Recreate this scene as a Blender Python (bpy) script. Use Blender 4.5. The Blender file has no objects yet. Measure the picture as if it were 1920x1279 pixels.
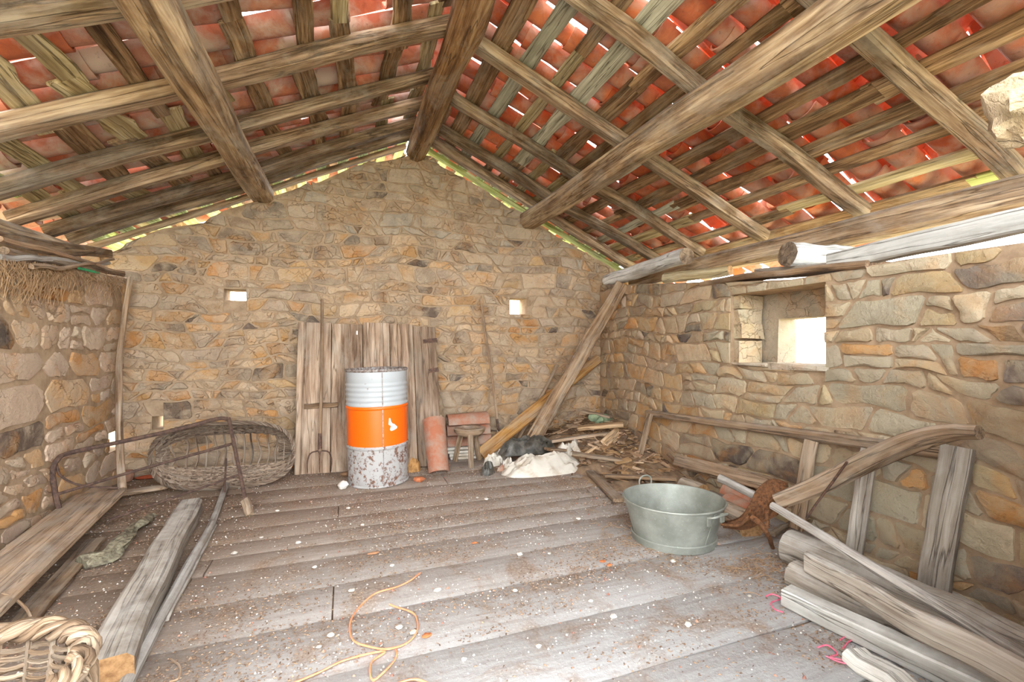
import bpy, math, random
from mathutils import Vector, Matrix, noise

# ------------------------------------------------------------------ camera, world, light, exposure
SC = bpy.context.scene
COL = SC.collection
CAM_H = 1.25
YAW = math.radians(20.1)
cam = bpy.data.cameras.new('camera')
cam.lens = 16.0
cam.sensor_width = 36.0
cam.shift_y = 5.5 / 1920
cam.clip_start = 0.02
camo = bpy.data.objects.new('camera', cam)
COL.objects.link(camo)
camo.location = (0, 0, CAM_H)
camo.rotation_euler = (math.pi / 2, 0, -YAW)
SC.camera = camo

world = bpy.data.worlds.new('overcast_sky')
SC.world = world
world.use_nodes = True
bg = world.node_tree.nodes['Background']
bg.inputs[0].default_value = (0.90, 0.96, 1.0, 1)
bg.inputs[1].default_value = 8.5

sun = bpy.data.lights.new('sun', 'SUN')
sun.energy = 4.5
sun.angle = math.radians(22)
sun.color = (1.0, 0.95, 0.86)
suno = bpy.data.objects.new('sun', sun)
COL.objects.link(suno)
suno.rotation_euler = Vector((-0.72, 0.16, -0.80)).to_track_quat('-Z', 'Y').to_euler()

vs = SC.view_settings
vs.view_transform = 'Standard'
vs.look = 'None'
vs.exposure = 0.85
vs.gamma = 1.0
vs.use_curve_mapping = False
try:
    SC.cycles.use_denoising = True
    SC.cycles.max_bounces = 12
    SC.cycles.diffuse_bounces = 8
    SC.cycles.glossy_bounces = 4
except Exception:
    pass

# ------------------------------------------------------------------ helpers
rnd = random.Random(7)
FPX = 853.0
SY, CY = math.sin(YAW), math.cos(YAW)
V = Vector


def ray(px, py):
    u = (px - 960) / FPX
    return V((SY + CY * u, CY - SY * u, (645 - py) / FPX))


def dep(px, py, d):
    return V((0, 0, CAM_H)) + ray(px, py) * d


def fl(px, py, z=0.0):
    r = ray(px, py)
    return dep(px, py, (z - CAM_H) / r.z)


def ony(px, py, Y):
    return dep(px, py, Y / ray(px, py).y)


def onx(px, py, X):
    return dep(px, py, X / ray(px, py).x)


RW0, RWK = 2.709, 0.08


def xr(Y):
    return RW0 + RWK * Y


def onr(px, py, off=0.0):
    r = ray(px, py)
    return dep(px, py, (RW0 - off) / (r.x - RWK * r.y))


def C(h, a=1.0):
    h = h.lstrip('#')
    o = []
    for i in (0, 2, 4):
        c = int(h[i:i + 2], 16) / 255
        o.append(c / 12.92 if c < 0.04045 else ((c + 0.055) / 1.055) ** 2.4)
    return (o[0], o[1], o[2], a)


def nz(x, y=0.0, z=0.0):
    return noise.noise(V((x, y, z)))


class MB:
    def __init__(s):
        s.v = []; s.f = []; s.m = []; s.g = []; s.c = []; s.col = (1, 1, 1, 1)

    def vert(s, p, g=None):
        s.v.append(V(p)); s.g.append(V(g) if g is not None else V(p)); s.c.append(s.col)
        return len(s.v) - 1

    def face(s, idx, m=0):
        s.f.append(tuple(idx)); s.m.append(m)

    def box(s, c, size, rot=None, m=0, jit=0.0):
        c = V(c); hx, hy, hz = size[0] / 2, size[1] / 2, size[2] / 2
        ids = []
        o = rnd.uniform(0, 30)
        for x in (-hx, hx):
            for y in (-hy, hy):
                for z in (-hz, hz):
                    p = V((x + rnd.uniform(-jit, jit), y + rnd.uniform(-jit, jit), z + rnd.uniform(-jit, jit)))
                    g = V((p.x + o, p.y, p.z))
                    if rot is not None:
                        p = rot @ p
                    ids.append(s.vert(c + p, g))
        for q in ((0, 1, 3, 2), (4, 6, 7, 5), (0, 4, 5, 1), (2, 3, 7, 6), (0, 2, 6, 4), (1, 5, 7, 3)):
            s.face([ids[i] for i in q], m)

    def sweep(s, path, secs, up=(0, 0, 1), m=0, cap=True, capm=None, closed=False, twist=0.0):
        """secs: one section [(x,y)..] or one section for each path point."""
        n = len(path)
        path = [V(p) for p in path]
        up = V(up)
        off = rnd.uniform(0, 40); L = 0.0
        rings = []
        per = not isinstance(secs[0][0], (int, float))
        lastside = None
        for i, p in enumerate(path):
            if closed:
                t = path[(i + 1) % n] - path[i - 1]
            else:
                t = path[min(i + 1, n - 1)] - path[max(i - 1, 0)]
            if t.length < 1e-9:
                t = V((0, 0, 1))
            t.normalize()
            side = t.cross(up)
            if side.length < 0.08:
                side = lastside.copy() if lastside else t.cross(V((1, 0.2, 0.1)))
            side.normalize()
            if lastside and side.dot(lastside) < 0:
                side = -side
            lastside = side
            u = side.cross(t)
            if i:
                L += (p - path[i - 1]).length
            sec = secs[i] if per else secs
            rings.append([s.vert(p + side * x + u * y, (L + off, x + off * .37, y)) for x, y in sec])
        k = len(rings[0])
        for i in range(n if closed else n - 1):
            a, b = rings[i], rings[(i + 1) % n]
            for j in range(k):
                s.face((a[j], a[(j + 1) % k], b[(j + 1) % k], b[j]), m)
        if cap and not closed:
            cm = m if capm is None else capm
            s.face(rings[0][::-1], cm); s.face(rings[-1], cm)

    def tube(s, path, r, n=8, up=(0, 0, 1), m=0, closed=False, capm=None):
        if isinstance(r, (int, float)):
            s.sweep(path, circ(r, n), up, m, closed=closed, capm=capm)
        else:
            s.sweep(path, [circ(q, n) for q in r], up, m, closed=closed, capm=capm)

    def lathe(s, prof, n, base, mat=None, m=0, close_bottom=False, close_top=False):
        base = V(base); rings = []
        for (r, z) in prof:
            ring = []
            for j in range(n):
                a = 2 * math.pi * j / n
                p = V((r * math.cos(a), r * math.sin(a), z))
                if mat is not None:
                    p = mat @ p
                ring.append(s.vert(base + p, (a * .3, z, r)))
            rings.append(ring)
        for i in range(len(rings) - 1):
            a, b = rings[i], rings[i + 1]
            for j in range(n):
                s.face((a[j], a[(j + 1) % n], b[(j + 1) % n], b[j]), m)
        if close_bottom:
            s.face(rings[0][::-1], m)
        if close_top:
            s.face(rings[-1], m)

    def mesh(s, name, mats, smooth=35, origin=None):
        if origin is None:
            xs = [p.x for p in s.v]; ys = [p.y for p in s.v]; zs = [p.z for p in s.v]
            origin = V(((min(xs) + max(xs)) / 2, (min(ys) + max(ys)) / 2, min(zs)))
        me = bpy.data.meshes.new(name)
        me.from_pydata([p - origin for p in s.v], [], s.f)
        if not isinstance(mats, (list, tuple)):
            mats = [mats]
        for mm in mats:
            me.materials.append(mm)
        me.polygons.foreach_set('material_index', s.m)
        ga = me.attributes.new('gc', 'FLOAT_VECTOR', 'POINT')
        ga.data.foreach_set('vector', [x for g in s.g for x in g])
        ca = me.attributes.new('tint', 'FLOAT_COLOR', 'POINT')
        ca.data.foreach_set('color', [x for c in s.c for x in c])
        if smooth:
            me.polygons.foreach_set('use_smooth', [True] * len(me.polygons))
            me.update()
            me.set_sharp_from_angle(angle=math.radians(smooth))
        me.update()
        return me, origin

    def build(s, name, mats, parent=None, smooth=35, label=None, cat=None, group=None, kind=None, origin=None):
        me, o = s.mesh(name, mats, smooth, origin)
        ob = bpy.data.objects.new(name, me)
        COL.objects.link(ob)
        ob.location = o
        if parent is not None:
            ob.parent = parent
            q = parent; pl = V((0, 0, 0))
            while q is not None:
                pl += V(q.location); q = q.parent
            ob.location = o - pl
        tag(ob, label, cat, group, kind)
        return ob


def tag(o, label=None, cat=None, group=None, kind=None):
    if label: o['label'] = label
    if cat: o['category'] = cat
    if group: o['group'] = group
    if kind: o['kind'] = kind
    return o


def thing(name, loc, label, cat, group=None, kind=None):
    e = bpy.data.objects.new(name, None)
    e.empty_display_size = 0.1
    COL.objects.link(e)
    e.location = loc
    return tag(e, label, cat, group, kind)


def circ(r, n=8, ph=0.0):
    return [(r * math.cos(2 * math.pi * j / n + ph), r * math.sin(2 * math.pi * j / n + ph)) for j in range(n)]


def rect(w, h, ch=0.0):
    a, b = w / 2, h / 2
    if ch <= 0:
        return [(a, -b), (a, b), (-a, b), (-a, -b)]
    c = min(ch, a * .9, b * .9)
    return [(a, -b + c), (a, b - c), (a - c, b), (-a + c, b), (-a, b - c), (-a, -b + c), (-a + c, -b), (a - c, -b)]


def interp(pts, t):
    """polyline by even parameter"""
    n = len(pts) - 1
    x = min(max(t, 0), 1) * n
    i = min(int(x), n - 1)
    return V(pts[i]).lerp(V(pts[i + 1]), x - i)


def smoothpath(pts, n):
    """Catmull-Rom"""
    pts = [V(p) for p in pts]
    P = [pts[0] * 2 - pts[1]] + pts + [pts[-1] * 2 - pts[-2]]
    out = []
    m = len(pts) - 1
    for k in range(n + 1):
        x = k / n * m
        i = min(int(x), m - 1); t = x - i
        a, b, c, d = P[i], P[i + 1], P[i + 2], P[i + 3]
        out.append(0.5 * ((2 * b) + (c - a) * t + (2 * a - 5 * b + 4 * c - d) * t * t + (3 * b - a - 3 * c + d) * t ** 3))
    return out


def timber(mb, p0, p1, w, h, up=(0, 0, 1), seg=8, wob=0.008, ch=0.02, taper=1.0, bend=(0, 0, 0), edge=0.0, m=0, capm=None, ends=0.0):
    """rough sawn / hewn piece of wood between two points"""
    p0, p1 = V(p0), V(p1)
    sd = rnd.uniform(0, 900)
    path, secs = [], []
    base = rect(w, h, ch)
    for i in range(seg + 1):
        t = i / seg
        q = p0.lerp(p1, t) + V(bend) * (4 * t * (1 - t))
        q += V((nz(sd + t * 3.1), nz(sd + 50 + t * 3.1), nz(sd + 90 + t * 3.1))) * wob
        path.append(q)
        k = 1 + (taper - 1) * t
        ew = 1 + edge * nz(sd + 30 + t * 6)
        eh = 1 + edge * .5 * nz(sd + 70 + t * 5)
        if ends and i in (0, seg):
            ew *= 1 - ends
        secs.append([(x * k * ew + wob * .35 * nz(sd + j * 3.7, t * 5), y * k * eh + wob * .35 * nz(sd + j * 5.1, t * 5 + 9)) for j, (x, y) in enumerate(base)])
    mb.sweep(path, secs, up, m, capm=capm)


def logp(mb, pts, r0, r1, n=10, seg=10, wob=0.01, rough=0.12, up=(0, 0, 1), m=0, capm=None):
    """round branch, pole or log along points"""
    sd = rnd.uniform(0, 900)
    path = smoothpath(pts, seg) if len(pts) > 2 else [V(pts[0]).lerp(V(pts[1]), i / seg) for i in range(seg + 1)]
    secs = []
    for i in range(len(path)):
        t = i / (len(path) - 1)
        path[i] = path[i] + V((nz(sd + t * 4), nz(sd + 50 + t * 4), nz(sd + 90 + t * 4))) * wob
        r = r0 + (r1 - r0) * t
        secs.append([(x * (1 + rough * nz(sd + j * 1.7, t * 6)), y * (1 + rough * nz(sd + j * 2.3, t * 6 + 4))) for j, (x, y) in enumerate(circ(r, n))])
    mb.sweep(path, secs, up, m, capm=capm)


# ------------------------------------------------------------------ materials
class NT:
    def __init__(s, name):
        s.mat = bpy.data.materials.new(name)
        s.mat.use_nodes = True
        s.t = s.mat.node_tree
        s.b = s.t.nodes['Principled BSDF']

    def n(s, kind, **kw):
        x = s.t.nodes.new(kind)
        for k, v in kw.items():
            setattr(x, k, v)
        return x

    def l(s, a, b):
        s.t.links.new(a, b)

    def attr(s, name):
        return s.n('ShaderNodeAttribute', attribute_name=name)

    def pos(s):
        return s.n('ShaderNodeNewGeometry').outputs['Position']

    def mapping(s, vec, scale, loc=(0, 0, 0)):
        m = s.n('ShaderNodeMapping')
        m.inputs['Scale'].default_value = scale
        m.inputs['Location'].default_value = loc
        s.l(vec, m.inputs['Vector'])
        return m.outputs[0]

    def noise(s, vec, scale, detail=4, rough=0.55, dist=0.0):
        x = s.n('ShaderNodeTexNoise')
        x.inputs['Scale'].default_value = scale
        x.inputs['Detail'].default_value = detail
        x.inputs['Roughness'].default_value = rough
        x.inputs['Distortion'].default_value = dist
        s.l(vec, x.inputs['Vector'])
        return x.outputs[0]

    def ramp(s, fac, stops):
        r = s.n('ShaderNodeValToRGB')
        e = r.color_ramp.elements
        while len(e) < len(stops):
            e.new(0.5)
        for i, (p, c) in enumerate(stops):
            e[i].position = p
            e[i].color = c if len(c) == 4 else (*c, 1)
        s.l(fac, r.inputs[0])
        return r.outputs[0]

    def mask(s, fac, lo, hi):
        return s.ramp(fac, [(lo, (0, 0, 0, 1)), (hi, (1, 1, 1, 1))])

    def mix(s, fac, a, b, mode='MIX'):
        x = s.n('ShaderNodeMix', data_type='RGBA', blend_type=mode)
        for sock, val in ((x.inputs[0], fac), (x.inputs[6], a), (x.inputs[7], b)):
            if isinstance(val, (int, float)):
                sock.default_value = val
            elif isinstance(val, tuple):
                sock.default_value = val
            else:
                s.l(val, sock)
        return x.outputs[2]

    def math(s, op, a, b=0.0):
        x = s.n('ShaderNodeMath', operation=op)
        for i, val in enumerate((a, b)):
            if isinstance(val, (int, float)):
                x.inputs[i].default_value = val
            else:
                s.l(val, x.inputs[i])
        return x.outputs[0]

    def bump(s, h, strength=0.4, dist=0.01):
        x = s.n('ShaderNodeBump')
        x.inputs['Strength'].default_value = strength
        x.inputs['Distance'].default_value = dist
        s.l(h, x.inputs['Height'])
        s.l(x.outputs[0], s.b.inputs['Normal'])

    def out(s, col, rough=0.9, metal=0.0, spec=0.2):
        if isinstance(col, tuple):
            s.b.inputs['Base Color'].default_value = col
        else:
            s.l(col, s.b.inputs['Base Color'])
        if isinstance(rough, (int, float)):
            s.b.inputs['Roughness'].default_value = rough
        else:
            s.l(rough, s.b.inputs['Roughness'])
        if isinstance(metal, (int, float)):
            s.b.inputs['Metallic'].default_value = metal
        else:
            s.l(metal, s.b.inputs['Metallic'])
        s.b.inputs['Specular IOR Level'].default_value = spec
        return s.mat


def wood(name, dark, mid, light, stain='#4a3626', stain_amt=0.6, dust=None, dust_amt=0.5, grain=26.0, crack=0.75, bump=0.7, weather='#a59b8d'):
    m = NT(name)
    g = m.attr('gc').outputs['Vector']
    rn = m.n('ShaderNodeObjectInfo').outputs['Random']
    add = m.n('ShaderNodeVectorMath', operation='ADD')
    sc = m.n('ShaderNodeVectorMath', operation='SCALE')
    sc.inputs[0].default_value = (7.3, 3.1, 5.7)
    m.l(rn, sc.inputs['Scale'])
    m.l(g, add.inputs[0]); m.l(sc.outputs[0], add.inputs[1])
    g = add.outputs[0]
    fine = m.noise(m.mapping(g, (2.2, grain * 2.2, grain * 2.2)), 1.0, 6, 0.65, 0.3)
    wide = m.noise(m.mapping(g, (1.1, grain * .45, grain * .45)), 1.0, 5, 0.6, 0.8)
    f = m.math('ADD', m.math('MULTIPLY', fine, 0.5), m.math('MULTIPLY', wide, 0.5))
    col = m.ramp(f, [(0.38, C(dark)), (0.5, C(mid)), (0.61, C(light))])
    st = m.noise(m.mapping(g, (1.3, 5.5, 5.5), (4, 2, 7)), 1.0, 5, 0.65, 1.2)
    col = m.mix(m.math('MULTIPLY', m.mask(st, 0.52, 0.70), stain_amt), col, C(stain))
    ck = m.noise(m.mapping(g, (0.7, grain * .8, grain * .8), (9, 1, 3)), 1.0, 3, 0.5, 0.15)
    ckl = m.math('SUBTRACT', 1.0, m.mask(m.math('ABSOLUTE', m.math('SUBTRACT', ck, 0.5)), 0.001, 0.017))
    col = m.mix(m.math('MULTIPLY', ckl, crack), col, C('#2e2118'))
    sk = m.noise(m.mapping(g, (0.9, 15.0, 15.0), (1, 6, 2)), 1.0, 7, 0.65, 0.9)
    col = m.mix(m.math('MULTIPLY', m.mask(sk, .46, .62), stain_amt * .85), col, C(stain))
    gy = m.noise(m.mapping(g, (1.8, 3.5, 3.5), (3, 1, 8)), 1.0, 6, 0.7, 0.8)
    col = m.mix(m.math('MULTIPLY', m.mask(gy, .48, .66), .45), col, C(weather))
    kn = m.n('ShaderNodeTexVoronoi')
    kn.inputs['Scale'].default_value = 1.0
    m.l(m.mapping(g, (1.3, 6.0, 6.0)), kn.inputs['Vector'])
    col = m.mix(m.math('MULTIPLY', m.math('SUBTRACT', 1.0, m.mask(kn.outputs['Distance'], .05, .16)), .6), col, C(stain))
    hv = m.n('ShaderNodeHueSaturation')
    m.l(col, hv.inputs['Color'])
    m.l(m.math('ADD', m.math('MULTIPLY', rn, 0.45), 0.78), hv.inputs['Value'])
    col = hv.outputs[0]
    if dust:
        p = m.pos()
        dn = m.noise(p, 7.0, 6, 0.65)
        up = m.n('ShaderNodeSeparateXYZ')
        m.l(m.n('ShaderNodeNewGeometry').outputs['Normal'], up.inputs[0])
        k = m.math('MULTIPLY', m.mask(up.outputs[2], 0.35, 0.8), m.mask(dn, 0.30, 0.62))
        k = m.math('MULTIPLY', m.math('ADD', m.math('MULTIPLY', k, .8), m.math('MULTIPLY', m.mask(dn, .45, .7), .25)), dust_amt)
        col = m.mix(k, col, C(dust))
    h = m.math('ADD', fine, m.math('MULTIPLY', ckl, -0.8))
    m.bump(h, bump, 0.006)
    return m.out(col, 0.88)


def stone(name, veil='#bca890', veil_amt=0.6, crack=True):
    m = NT(name)
    p = m.pos()
    base = m.attr('tint').outputs['Color']
    n1 = m.noise(p, 9.0, 8, 0.65, 0.5)
    n2 = m.noise(p, 30.0, 6, 0.7)
    n3 = m.noise(p, 3.2, 5, 0.6, 0.8)
    col = m.mix(m.math('MULTIPLY', m.mask(n1, .35, .7), .55), base, m.mix(0.55, base, C('#7d6a55')))
    col = m.mix(m.math('MULTIPLY', m.mask(n3, .50, .64), .38), col, C('#c48c4c'))
    col = m.mix(m.math('MULTIPLY', m.mask(n2, .58, .72), .55), col, C('#5d4f42'))
    vn = m.noise(m.mapping(p, (1, 1, 1), (11, 3, 5)), 5.0, 7, 0.62, 0.6)
    col = m.mix(m.math('MULTIPLY', m.mask(vn, .42, .58), veil_amt), col, C(veil))
    if crack:
        vo = m.n('ShaderNodeTexVoronoi', feature='DISTANCE_TO_EDGE')
        vo.inputs['Scale'].default_value = 6.5
        wv = m.n('ShaderNodeVectorMath', operation='ADD')
        nn = m.n('ShaderNodeTexNoise'); nn.inputs['Scale'].default_value = 7.0; nn.inputs['Detail'].default_value = 5
        m.l(p, nn.inputs['Vector'])
        s2 = m.n('ShaderNodeVectorMath', operation='SCALE'); s2.inputs['Scale'].default_value = .25
        m.l(nn.outputs[1], s2.inputs[0]); m.l(p, wv.inputs[0]); m.l(s2.outputs[0], wv.inputs[1])
        m.l(m.mapping(wv.outputs[0], (1, 1, 1.7)), vo.inputs['Vector'])
        ck = m.math('MULTIPLY', m.math('SUBTRACT', 1.0, m.mask(vo.outputs['Distance'], 0.004, 0.022)), m.mask(n3, .42, .6))
        col = m.mix(m.math('MULTIPLY', ck, .35), col, C('#5a4a3e'))
        h = m.math('ADD', m.math('ADD', n1, m.math('MULTIPLY', n2, .5)), m.math('MULTIPLY', ck, -.6))
    else:
        h = m.math('ADD', n1, m.math('MULTIPLY', n2, .5))
    m.bump(h, 0.9, 0.025)
    return m.out(col, 0.95, 0, 0.1)


def plain(name, col, col2=None, scale=20.0, rough=0.85, metal=0.0, bump=0.2, spec=0.25, lo=.4, hi=.65):
    m = NT(name)
    p = m.pos()
    n1 = m.noise(p, scale, 6, 0.65)
    c = m.mix(m.mask(n1, lo, hi), C(col), C(col2 or col))
    if bump:
        m.bump(n1, bump, 0.01)
    return m.out(c, rough, metal, spec)


def tinted(name, amt=.35, dark='#4a3c30', scale=30, bump=.4, rough=.9):
    m = NT(name)
    base = m.attr('tint').outputs['Color']
    n1 = m.noise(m.pos(), scale, 6, .65)
    c = m.mix(m.math('MULTIPLY', m.mask(n1, .45, .7), amt), base, C(dark))
    m.bump(n1, bump, .008)
    return m.out(c, rough, 0, .15)


def tile_mat(name, patch=.78, cols=('#b06450', '#c0775c', '#c88a6e', '#b0887a', '#bd6a48')):
    m = NT(name)
    rn = m.n('ShaderNodeObjectInfo').outputs['Random']
    p = m.pos()
    n1 = m.noise(p, 11.0, 6, 0.65, .6)
    n2 = m.noise(p, 4.0, 5, 0.6, .4)
    n3 = m.noise(p, 26.0, 5, 0.7)
    base = m.ramp(rn, [(p, C(c)) for p, c in zip((0.0, .3, .6, .8, 1.0), cols)])
    col = m.mix(m.math('MULTIPLY', m.mask(n1, .42, .66), .6), base, C('#96584a'))
    col = m.mix(m.math('MULTIPLY', m.mask(n2, .44, .60), patch), col, C('#c0b4aa'))
    col = m.mix(m.math('MULTIPLY', m.mask(n3, .60, .72), .5), col, C('#5b4a40'))
    m.bump(n3, .35, .008)
    return m.out(col, .85, 0, .2)


M = {}
M['beam'] = wood('beam_wood', '#5f4a37', '#9c8164', '#c4ad8e', '#4f3a28', .75, '#c4bfb6', .5, 18)
M['ridge'] = wood('ridge_wood', '#5a3f29', '#94704c', '#b89a74', '#3f2b1c', .7, None, .3, 16)
M['rafter'] = wood('rafter_wood', '#574433', '#927860', '#b9a286', '#44321f', .85, '#c4bfb6', .45, 20)
M['lath'] = wood('lath_wood', '#5c4430', '#927356', '#bd9f7c', '#432f20', .8, None, .3, 24)
M['lath_pale'] = wood('lath_pale_wood', '#84714f', '#b8a67f', '#d3c6a4', '#5e4a32', .6, None, .3, 24)
M['lath_grey'] = wood('lath_grey_wood', '#7e7c6e', '#a9a898', '#c6c6b8', '#6a6556', .4, None, .3, 26)
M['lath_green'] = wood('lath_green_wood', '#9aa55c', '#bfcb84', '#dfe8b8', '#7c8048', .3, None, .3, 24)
M['plank'] = wood('plank_wood', '#6d5641', '#a0856a', '#bca287', '#574434', .5, '#b1a69b', .45, 24)
M['plank_dark'] = wood('plank_dark_wood', '#573f2c', '#85694e', '#a58a6c', '#3d2c1f', .55, '#a0958a', .4, 24)
M['plank_grey'] = wood('plank_grey_wood', '#776b5f', '#a2978a', '#bdb4a8', '#665a4f', .4, '#c2bdb6', .75, 24)
M['plank_white'] = wood('plank_white_wood', '#a7a39b', '#cbc8c0', '#e2e0da', '#8d877d', .35, '#deddd8', .8, 22)
M['plank_orange'] = wood('plank_orange_wood', '#8a5a2c', '#b98a50', '#d2aa72', '#6f4521', .5, None, .2, 22)
M['plank_pale'] = wood('plank_pale_wood', '#9b7c57', '#cba983', '#e0c8a6', '#84633f', .3, None, .2, 24)
M['door'] = wood('door_wood', '#6b5543', '#a08670', '#bba48e', '#5b4636', .5, None, .2, 15, .6)
M['stick'] = wood('stick_wood', '#6d543d', '#a5866a', '#c4aa8c', '#53402f', .45, '#bdb4aa', .4, 40)
M['pole_grey'] = wood('pole_grey_wood', '#7b7068', '#aea69d', '#cbc5bd', '#675c54', .4, '#c6c3be', .6, 40)
M['wicker'] = wood('wicker_twig', '#4c3a2e', '#85705f', '#ab9884', '#3b2c22', .5, None, .3, 50, .2)
M['wicker_pale'] = wood('wicker_pale_twig', '#5a4636', '#967c62', '#c4b098', '#46362a', .7, None, .3, 50, .2)
M['log_bark'] = wood('log_bark', '#5d4a3b', '#8d7863', '#a99680', '#473729', .6, '#aea59b', .5, 12)
M['log_white'] = wood('white_log', '#a6a49d', '#d9d8d4', '#f0f0ee', '#8b867d', .35, '#eeeeec', .6, 14)  # near-white wood colours for the logs on the window wall
M['endgrain'] = plain('end_grain', '#a8825a', '#7c5a3a', 35, .9)
M['stone'] = stone('rubble_stone')
M['stone_r'] = stone('rubble_stone_right', '#b3a68c', .5, False)
M['mortar'] = plain('earth_mortar', '#ab9379', '#8d765f', 9, .97, 0, .8, .05)
M['tile'] = tile_mat('terracotta')
M['tile_clean'] = tile_mat('terracotta_clean', .5, ('#b85c3c', '#c96c44', '#d07c54', '#ba7458', '#c86038'))
M['tile_dusty'] = plain('dusty_terracotta', '#a5694f', '#a18c7c', 8, .9, 0, .3)
M['rust'] = plain('rusty_iron', '#4d3d37', '#6e564a', 38, .85, .25, .5)
M['rust_dark'] = plain('dark_rusty_iron', '#51413a', '#76594a', 40, .8, .3, .5)
M['rust_orange'] = plain('orange_rust', '#7d5436', '#4c3526', 60, .9, .1, .9)
M['debris'] = tinted('debris', .3)
M['soil'] = plain('dusty_soil', '#7d6a59', '#5d4a3b', 14, .97, 0, .8, .05)
M['grass'] = plain('outside_dry_grass', '#a39a78', '#85805c', 6, .95)
M['leaf'] = plain('outside_leaf', '#88a84a', '#5f8434', 8, .8)


def floor_mat():
    m = NT('dusty_floorboard')
    p = m.pos()
    base = m.attr('tint').outputs['Color']
    n1 = m.noise(p, 3.4, 8, .68, .6)
    n2 = m.noise(p, 22.0, 8, .75)
    n3 = m.noise(m.mapping(p, (2.0, 34.0, 8.0)), 1.0, 6, .6, .5)
    n4 = m.noise(m.mapping(p, (1, 1, 1), (5, 8, 2)), 70.0, 4, .7)
    col = m.mix(m.math('MULTIPLY', m.mask(n3, .42, .66), .40), base, m.mix(.65, base, C('#5c4a3c')))
    col = m.mix(m.math('MULTIPLY', m.mask(n1, .50, .64), .75), col, m.mix(m.mask(n4, .42, .6), C('#7a6250'), C('#a08a76')))
    col = m.mix(m.math('MULTIPLY', m.mask(n2, .54, .70), .55), col, m.mix(.6, base, C('#6b5646')))
    col = m.mix(m.math('MULTIPLY', m.mask(n4, .60, .70), .45), col, C('#d9d4cc'))
    m.bump(m.math('ADD', n2, m.math('MULTIPLY', n4, .6)), .55, .012)
    return m.out(col, .95, 0, .1)


M['floor'] = floor_mat()


def zinc_mat():
    m = NT('galvanised_zinc')
    p = m.pos()
    n1 = m.noise(p, 8, 6, .6)
    n2 = m.noise(p, 60, 4, .7)
    c = m.mix(m.mask(n1, .38, .65), C('#85877e'), C('#9e9f96'))
    c = m.mix(m.math('MULTIPLY', m.mask(n2, .60, .72), .6), c, C('#b5b7ad'))
    m.bump(n2, .08, .004)
    return m.out(c, .55, .35, .4)


M['zinc'] = zinc_mat()


def paint_mat(name, col, rust='#5a3a2c', lo=.6, hi=.63, scale=30, gloss=.35, streak=True):
    m = NT(name)
    p = m.pos()
    n1 = m.noise(p, scale, 7, .75)
    n2 = m.noise(m.mapping(p, (1, 1, .5)), scale * .3, 5, .7)
    f = m.math('ADD', m.math('MULTIPLY', n1, .6), m.math('MULTIPLY', n2, .4))
    k = m.mask(f, lo, hi)
    c = m.mix(k, C(col), m.mix(m.mask(n1, .5, .7), C(rust), C('#7d5a45')))
    m.bump(m.math('MULTIPLY', k, -1.0), .3, .003)
    return m.out(c, m.math('ADD', m.math('MULTIPLY', k, .5), gloss), 0, .45)


M['drum_grey'] = paint_mat('drum_grey_paint', '#aeb1b3', lo=.615, hi=.64)
M['drum_orange'] = paint_mat('drum_orange_paint', '#f2670c', lo=.63, hi=.655, rust='#7a2f10')
M['drum_low'] = paint_mat('drum_peeling_paint', '#aaa7a4', lo=.515, hi=.555, scale=34, rust='#6e5042', gloss=.5)
M['drum_rim'] = plain('drum_rim_rust', '#6f5a50', '#b3b0ac', 45, .7, .2)
M['scrap_white'] = plain('white_scrap', '#eae7e2', '#d8d3cb', 25, .8)
M['plastic_white'] = plain('white_plastic', '#cbc3b6', '#a8967f', 7, .55, 0, .3, .4, .5, .7)
M['plastic_black'] = plain('black_plastic', '#38352f', '#66615a', 14, .5, 0, .3, .4)
M['twine_orange'] = plain('orange_twine', '#e88a5e', '#dd9a78', 60, .8)
M['twine_pink'] = plain('pink_twine', '#e0607a', '#d98a9c', 60, .8)
M['hay'] = plain('dry_hay', '#a58564', '#86684b', 20, .95)
M['lichen'] = plain('lichen_bark', '#98917a', '#574c40', 34, .95, 0, .9)
M['cloth_green'] = plain('green_cloth', '#8f9c7c', '#6b7a62', 15, .95)
M['paper'] = plain('brown_paper', '#b98a55', '#8b6238', 18, .8)

# ------------------------------------------------------------------ setting: ground, floor
YB = 5.2            # back gable wall, inner face
XL = -1.94          # left wall, inner face


def ridge_z(x):      # underside of the rafters
    return 3.53 - 0.478 * abs(x - 0.75)


mb = MB()
N = 40
for i in range(N + 1):
    for j in range(N + 1):
        x = -40 + 80 * i / N; y = -35 + 80 * j / N
        mb.vert((x, y, -0.55 + .25 * nz(x * .2, y * .2)))
for i in range(N):
    for j in range(N):
        a = i * (N + 1) + j
        mb.face((a, a + N + 1, a + N + 2, a + 1))
mb.build('ground', M['grass'], kind='structure', label='grassy ground outside the stone barn')

floor_base = MB()
floor_base.box((0.5, 2.4, -0.082), (5.6, 6.6, 0.14))
floor = floor_base.build('floor', M['soil'], kind='structure', label='dusty wooden plank floor')


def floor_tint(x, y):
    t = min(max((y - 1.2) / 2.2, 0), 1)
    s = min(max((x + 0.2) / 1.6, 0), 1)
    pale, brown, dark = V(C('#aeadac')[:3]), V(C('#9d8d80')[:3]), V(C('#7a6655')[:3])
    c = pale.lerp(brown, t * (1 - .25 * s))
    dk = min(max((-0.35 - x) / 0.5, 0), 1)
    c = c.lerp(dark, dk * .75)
    return c


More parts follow.
